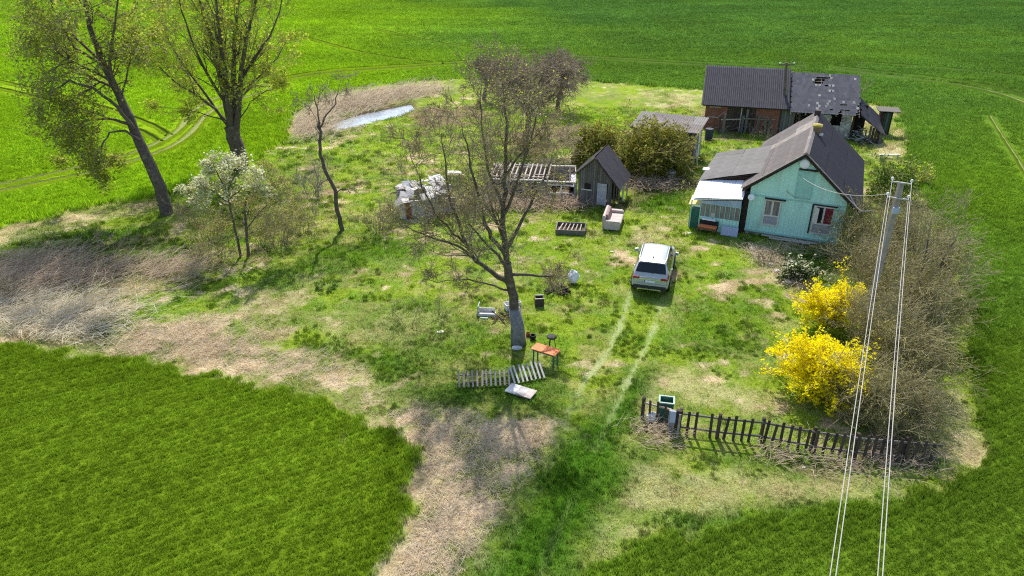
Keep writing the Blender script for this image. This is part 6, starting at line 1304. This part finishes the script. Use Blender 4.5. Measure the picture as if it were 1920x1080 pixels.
for s in (-1, 1):
    patch('side_window', [-1.62, -1.35, -1.15], [4.25, 5.2, 5.9], s, 'car_glass'); patch('side_window', [-1.05, -0.7, -0.3, -0.15], [4.12, 5.2, 5.95], s, 'car_glass'); patch('side_window', [-0.05, 0.3, 0.65, 0.8], [4.12, 5.1, 5.85], s, 'car_glass')
    patch('sill_trim', [-1.0, 0.0, 1.0], [0.6, 1.5], s, 'car_black')
    patch('tail_light', [-2.23, -2.14, -2.02, -1.9], [3.45, 4.0, 4.6], s, 'tail_red', 0.02)
    mb = MB(); mb.bx(s * 0.52, s * 0.84, -2.315, -2.235, 0.92, 1.02); mb.obj('tail_light', 'tail_red', car)
    mb = MB(); mb.tube([(s * 0.66, -1.55, 1.66), (s * 0.67, -1.0, 1.72), (s * 0.67, 0.0, 1.72), (s * 0.66, 0.4, 1.66)], 0.02, 6); mb.obj('roof_rail', 'car_chrome', car)
    mb = MB(); mb.prism([(s * 0.92, 0.72, 1.02), (s * 1.10, 0.68, 1.03), (s * 1.12, 0.68, 1.16), (s * 0.97, 0.74, 1.17)], (0, 0.14, 0)); mb.obj('wing_mirror', 'car_paint', car)
    mb = MB(); mb.bx(s * 0.925, s * 0.95, -0.85, -0.68, 0.86, 0.90); mb.obj('door_handle', 'car_chrome', car)
    mb = MB(); mb.tube([(s * 0.55, -2.33, 0.36), (s * 0.55, -2.1, 0.36)], 0.045, 8); mb.obj('exhaust_pipe', 'car_chrome', car)
    for wy in (-1.40, 1.34):
        w = MB().lathe([(0.2, -0.11), (0.33, -0.12), (0.365, -0.08), (0.365, 0.08), (0.33, 0.12), (0.2, 0.11)], n=22).obj('wheel', 'rubber', car, M=Matrix.Translation((s * 0.84, wy, 0.365)) @ Matrix.Rotation(R(90), 4, 'Y'))
        mb = MB(); mb.lathe([(0.2, -0.02), (0.21, 0.02), (0.06, 0.03)], n=20)
        for q in range(5): mb.bar((0.04 * math.cos(q * 1.257), 0.04 * math.sin(q * 1.257), 0.035), (0.20 * math.cos(q * 1.257), 0.20 * math.sin(q * 1.257), 0.02), 0.05, 0.03)
        mb.obj('rim', 'rim', w, M=Matrix.Translation((0, 0, s * 0.11)) @ Matrix.Rotation(0 if s > 0 else R(180), 4, 'X'))
        arc = [(s * 0.935, wy + 0.43 * math.cos(t_), max(0.33, 0.36 + 0.43 * math.sin(t_))) for t_ in np.linspace(0, math.pi, 11)]
        mb = MB(); mb.tube(arc, 0.035, 6); mb.obj('wheel_arch', 'car_black', car)
mb = MB(); yr = [-2.12, -2.05, -1.9, -1.78]
vs = [];
for y in yr:
    t = car_sec(y)[9][1]; hw = car_sec(y)[6][0] * 0.93
    vs += [(-hw, y - 0.012, t - 0.0), (-hw * 0.5, y - 0.022, t + 0.008), (0, y - 0.025, t + 0.01), (hw * 0.5, y - 0.022, t + 0.008), (hw, y - 0.012, t - 0.0)]
mb.add(vs, [(i * 5 + j, i * 5 + j + 1, (i + 1) * 5 + j + 1, (i + 1) * 5 + j) for i in range(3) for j in range(4)]); mb.obj('rear_window', 'car_glass', car)
mb = MB(); vs = []
for y in (0.80, 1.0, 1.22):
    t = car_sec(y)[9][1]; hw = car_sec(y)[6][0] * 0.95
    vs += [(-hw, y + 0.012, t), (0, y + 0.022, t + 0.014), (hw, y + 0.012, t)]
mb.add(vs, [(0, 1, 4, 3), (1, 2, 5, 4), (3, 4, 7, 6), (4, 5, 8, 7)]); mb.obj('windshield', 'car_glass', car)
mb = MB(); mb.prism([(-0.6, -1.80, 1.60), (0.6, -1.80, 1.60), (0.64, -1.55, 1.675), (-0.64, -1.55, 1.675)], (0, -0.02, 0.03)); mb.obj('roof_spoiler', 'car_paint', car)
mb = MB(); mb.bx(-0.80, 0.80, -2.36, -2.25, 0.38, 0.60); mb.obj('rear_bumper', 'car_black', car)
mb = MB(); mb.bx(-0.84, 0.84, -2.335, -2.26, 0.60, 0.68); mb.obj('bumper_top', 'car_paint', car)
mb = MB(); mb.bx(-0.55, 0.55, -2.38, -2.3, 0.38, 0.44); mb.obj('bumper_guard', 'car_chrome', car)
mb = MB(); mb.bx(-0.50, 0.50, -2.305, -2.275, 0.90, 0.935); mb.obj('tailgate_strip', 'car_chrome', car)
mb = MB(); mb.bx(-0.26, 0.26, -2.30, -2.283, 0.74, 0.855); pl_ = mb.obj('number_plate', 'plate_white', car)
mb = MB(); mb.bx(-0.26, -0.215, -2.306, -2.301, 0.745, 0.85); mb.obj('plate_band', 'plate_blue', pl_)
mb = MB(); mb.tube([(0, -2.16, 1.13), (0.25, -2.10, 1.24)], 0.012, 5); mb.obj('rear_wiper', 'car_black', car)
mb = MB(); mb.box((0, -1.35, 1.70), (0.05, 0.14, 0.05)); mb.obj('roof_antenna', 'car_black', car)

# ------------------------------------------------------------------ power pole and wires
YP = 27.0; T_ = PT(1690, 342, YP); bx_, by_ = float(T_[0]) , YP
pole = thing('power_pole', 'tall concrete power pole with two steel crossarms rising from the bare hedge', 'power pole', (bx_, by_, 0))
H_ = float(T_[2]); wd = Vector((-9.6, -18.7, 0)).normalized(); cd = Vector((wd.y, -wd.x, 0)) * -1
mb = MB(); mb.bar((0, 0, -0.2), (0, 0, H_), 0.19, 0.17, (0, 1, 0)); mb.obj('pole', 'pole_concrete', pole)
if cd.x < 0: cd = -cd
lev = [(H_ + 0.02, 0.34), (H_ - 0.62, 0.37)]
ends = []
for k, (z, s) in enumerate(lev):
    mb = MB(); mb.bar(cd * -s + Vector((0, 0, z)) + wd * 0.12, cd * s + Vector((0, 0, z)) + wd * 0.12, 0.05, 0.05); mb.obj('crossarm', 'steel', pole)
    for sg in (-1, 1):
        p = cd * (s * sg) + Vector((0, 0, z)) + wd * 0.12
        mb = MB(); mb.tube([p, p + Vector((0, 0, 0.10))], 0.012, 5); mb.lathe([(0.03, 0.07), (0.055, 0.09), (0.055, 0.15), (0.035, 0.18)], (p.x, p.y, p.z), 9); mb.obj('insulator', 'porcelain', pole); ends.append(p + Vector((0, 0, 0.12)))
mb = MB(); mb.bx(-0.13, 0.13, -0.16, -0.09, H_ - 1.25, H_ - 1.0); mb.obj('clamp_box', 'pale_blue', pole)
base = Vector((bx_, by_, 0))
for k, e_ in enumerate(ends):
    a = base + e_; pts = []
    for t in np.linspace(0, 1, 25): p = a + wd * (36 * t) + Vector((0, 0, -1.1 * 4 * t * (1 - t) * 0.5)); pts.append(p)
    mb = MB(); mb.tube(pts, 0.0085, 5); mb.obj('power_line', 'wire', label=('upper left', 'upper right', 'lower left', 'lower right')[k] + ' pale cable strung from the concrete pole toward the viewer', cat='cable', group='cables strung toward the viewer')
a = base + ends[2]; b_ = Vector(hl(2.35, -0.02, 3.95)); pts = [a.lerp(b_, t) + Vector((0, 0, -0.48 * 4 * t * (1 - t))) for t in np.linspace(0, 1, 21)]
mb = MB(); mb.tube(pts, 0.012, 6); mb.obj('service_cable', 'wire', label='thin sagging cable from the pole to the mint gable', cat='cable')
pts = [Vector(PT(u, v, Y_)) for u, v, Y_ in ((1594, 367, 37.0), (1599, 378, 36.9), (1606, 389, 36.6), (1616, 396, 36.4), (1640, 396, 36.0))]
mb = MB(); mb.tube(pts, 0.03, 6); mb.obj('eave_cable', 'wire', label='thick white cable hanging off the right eave of the mint house', cat='cable')
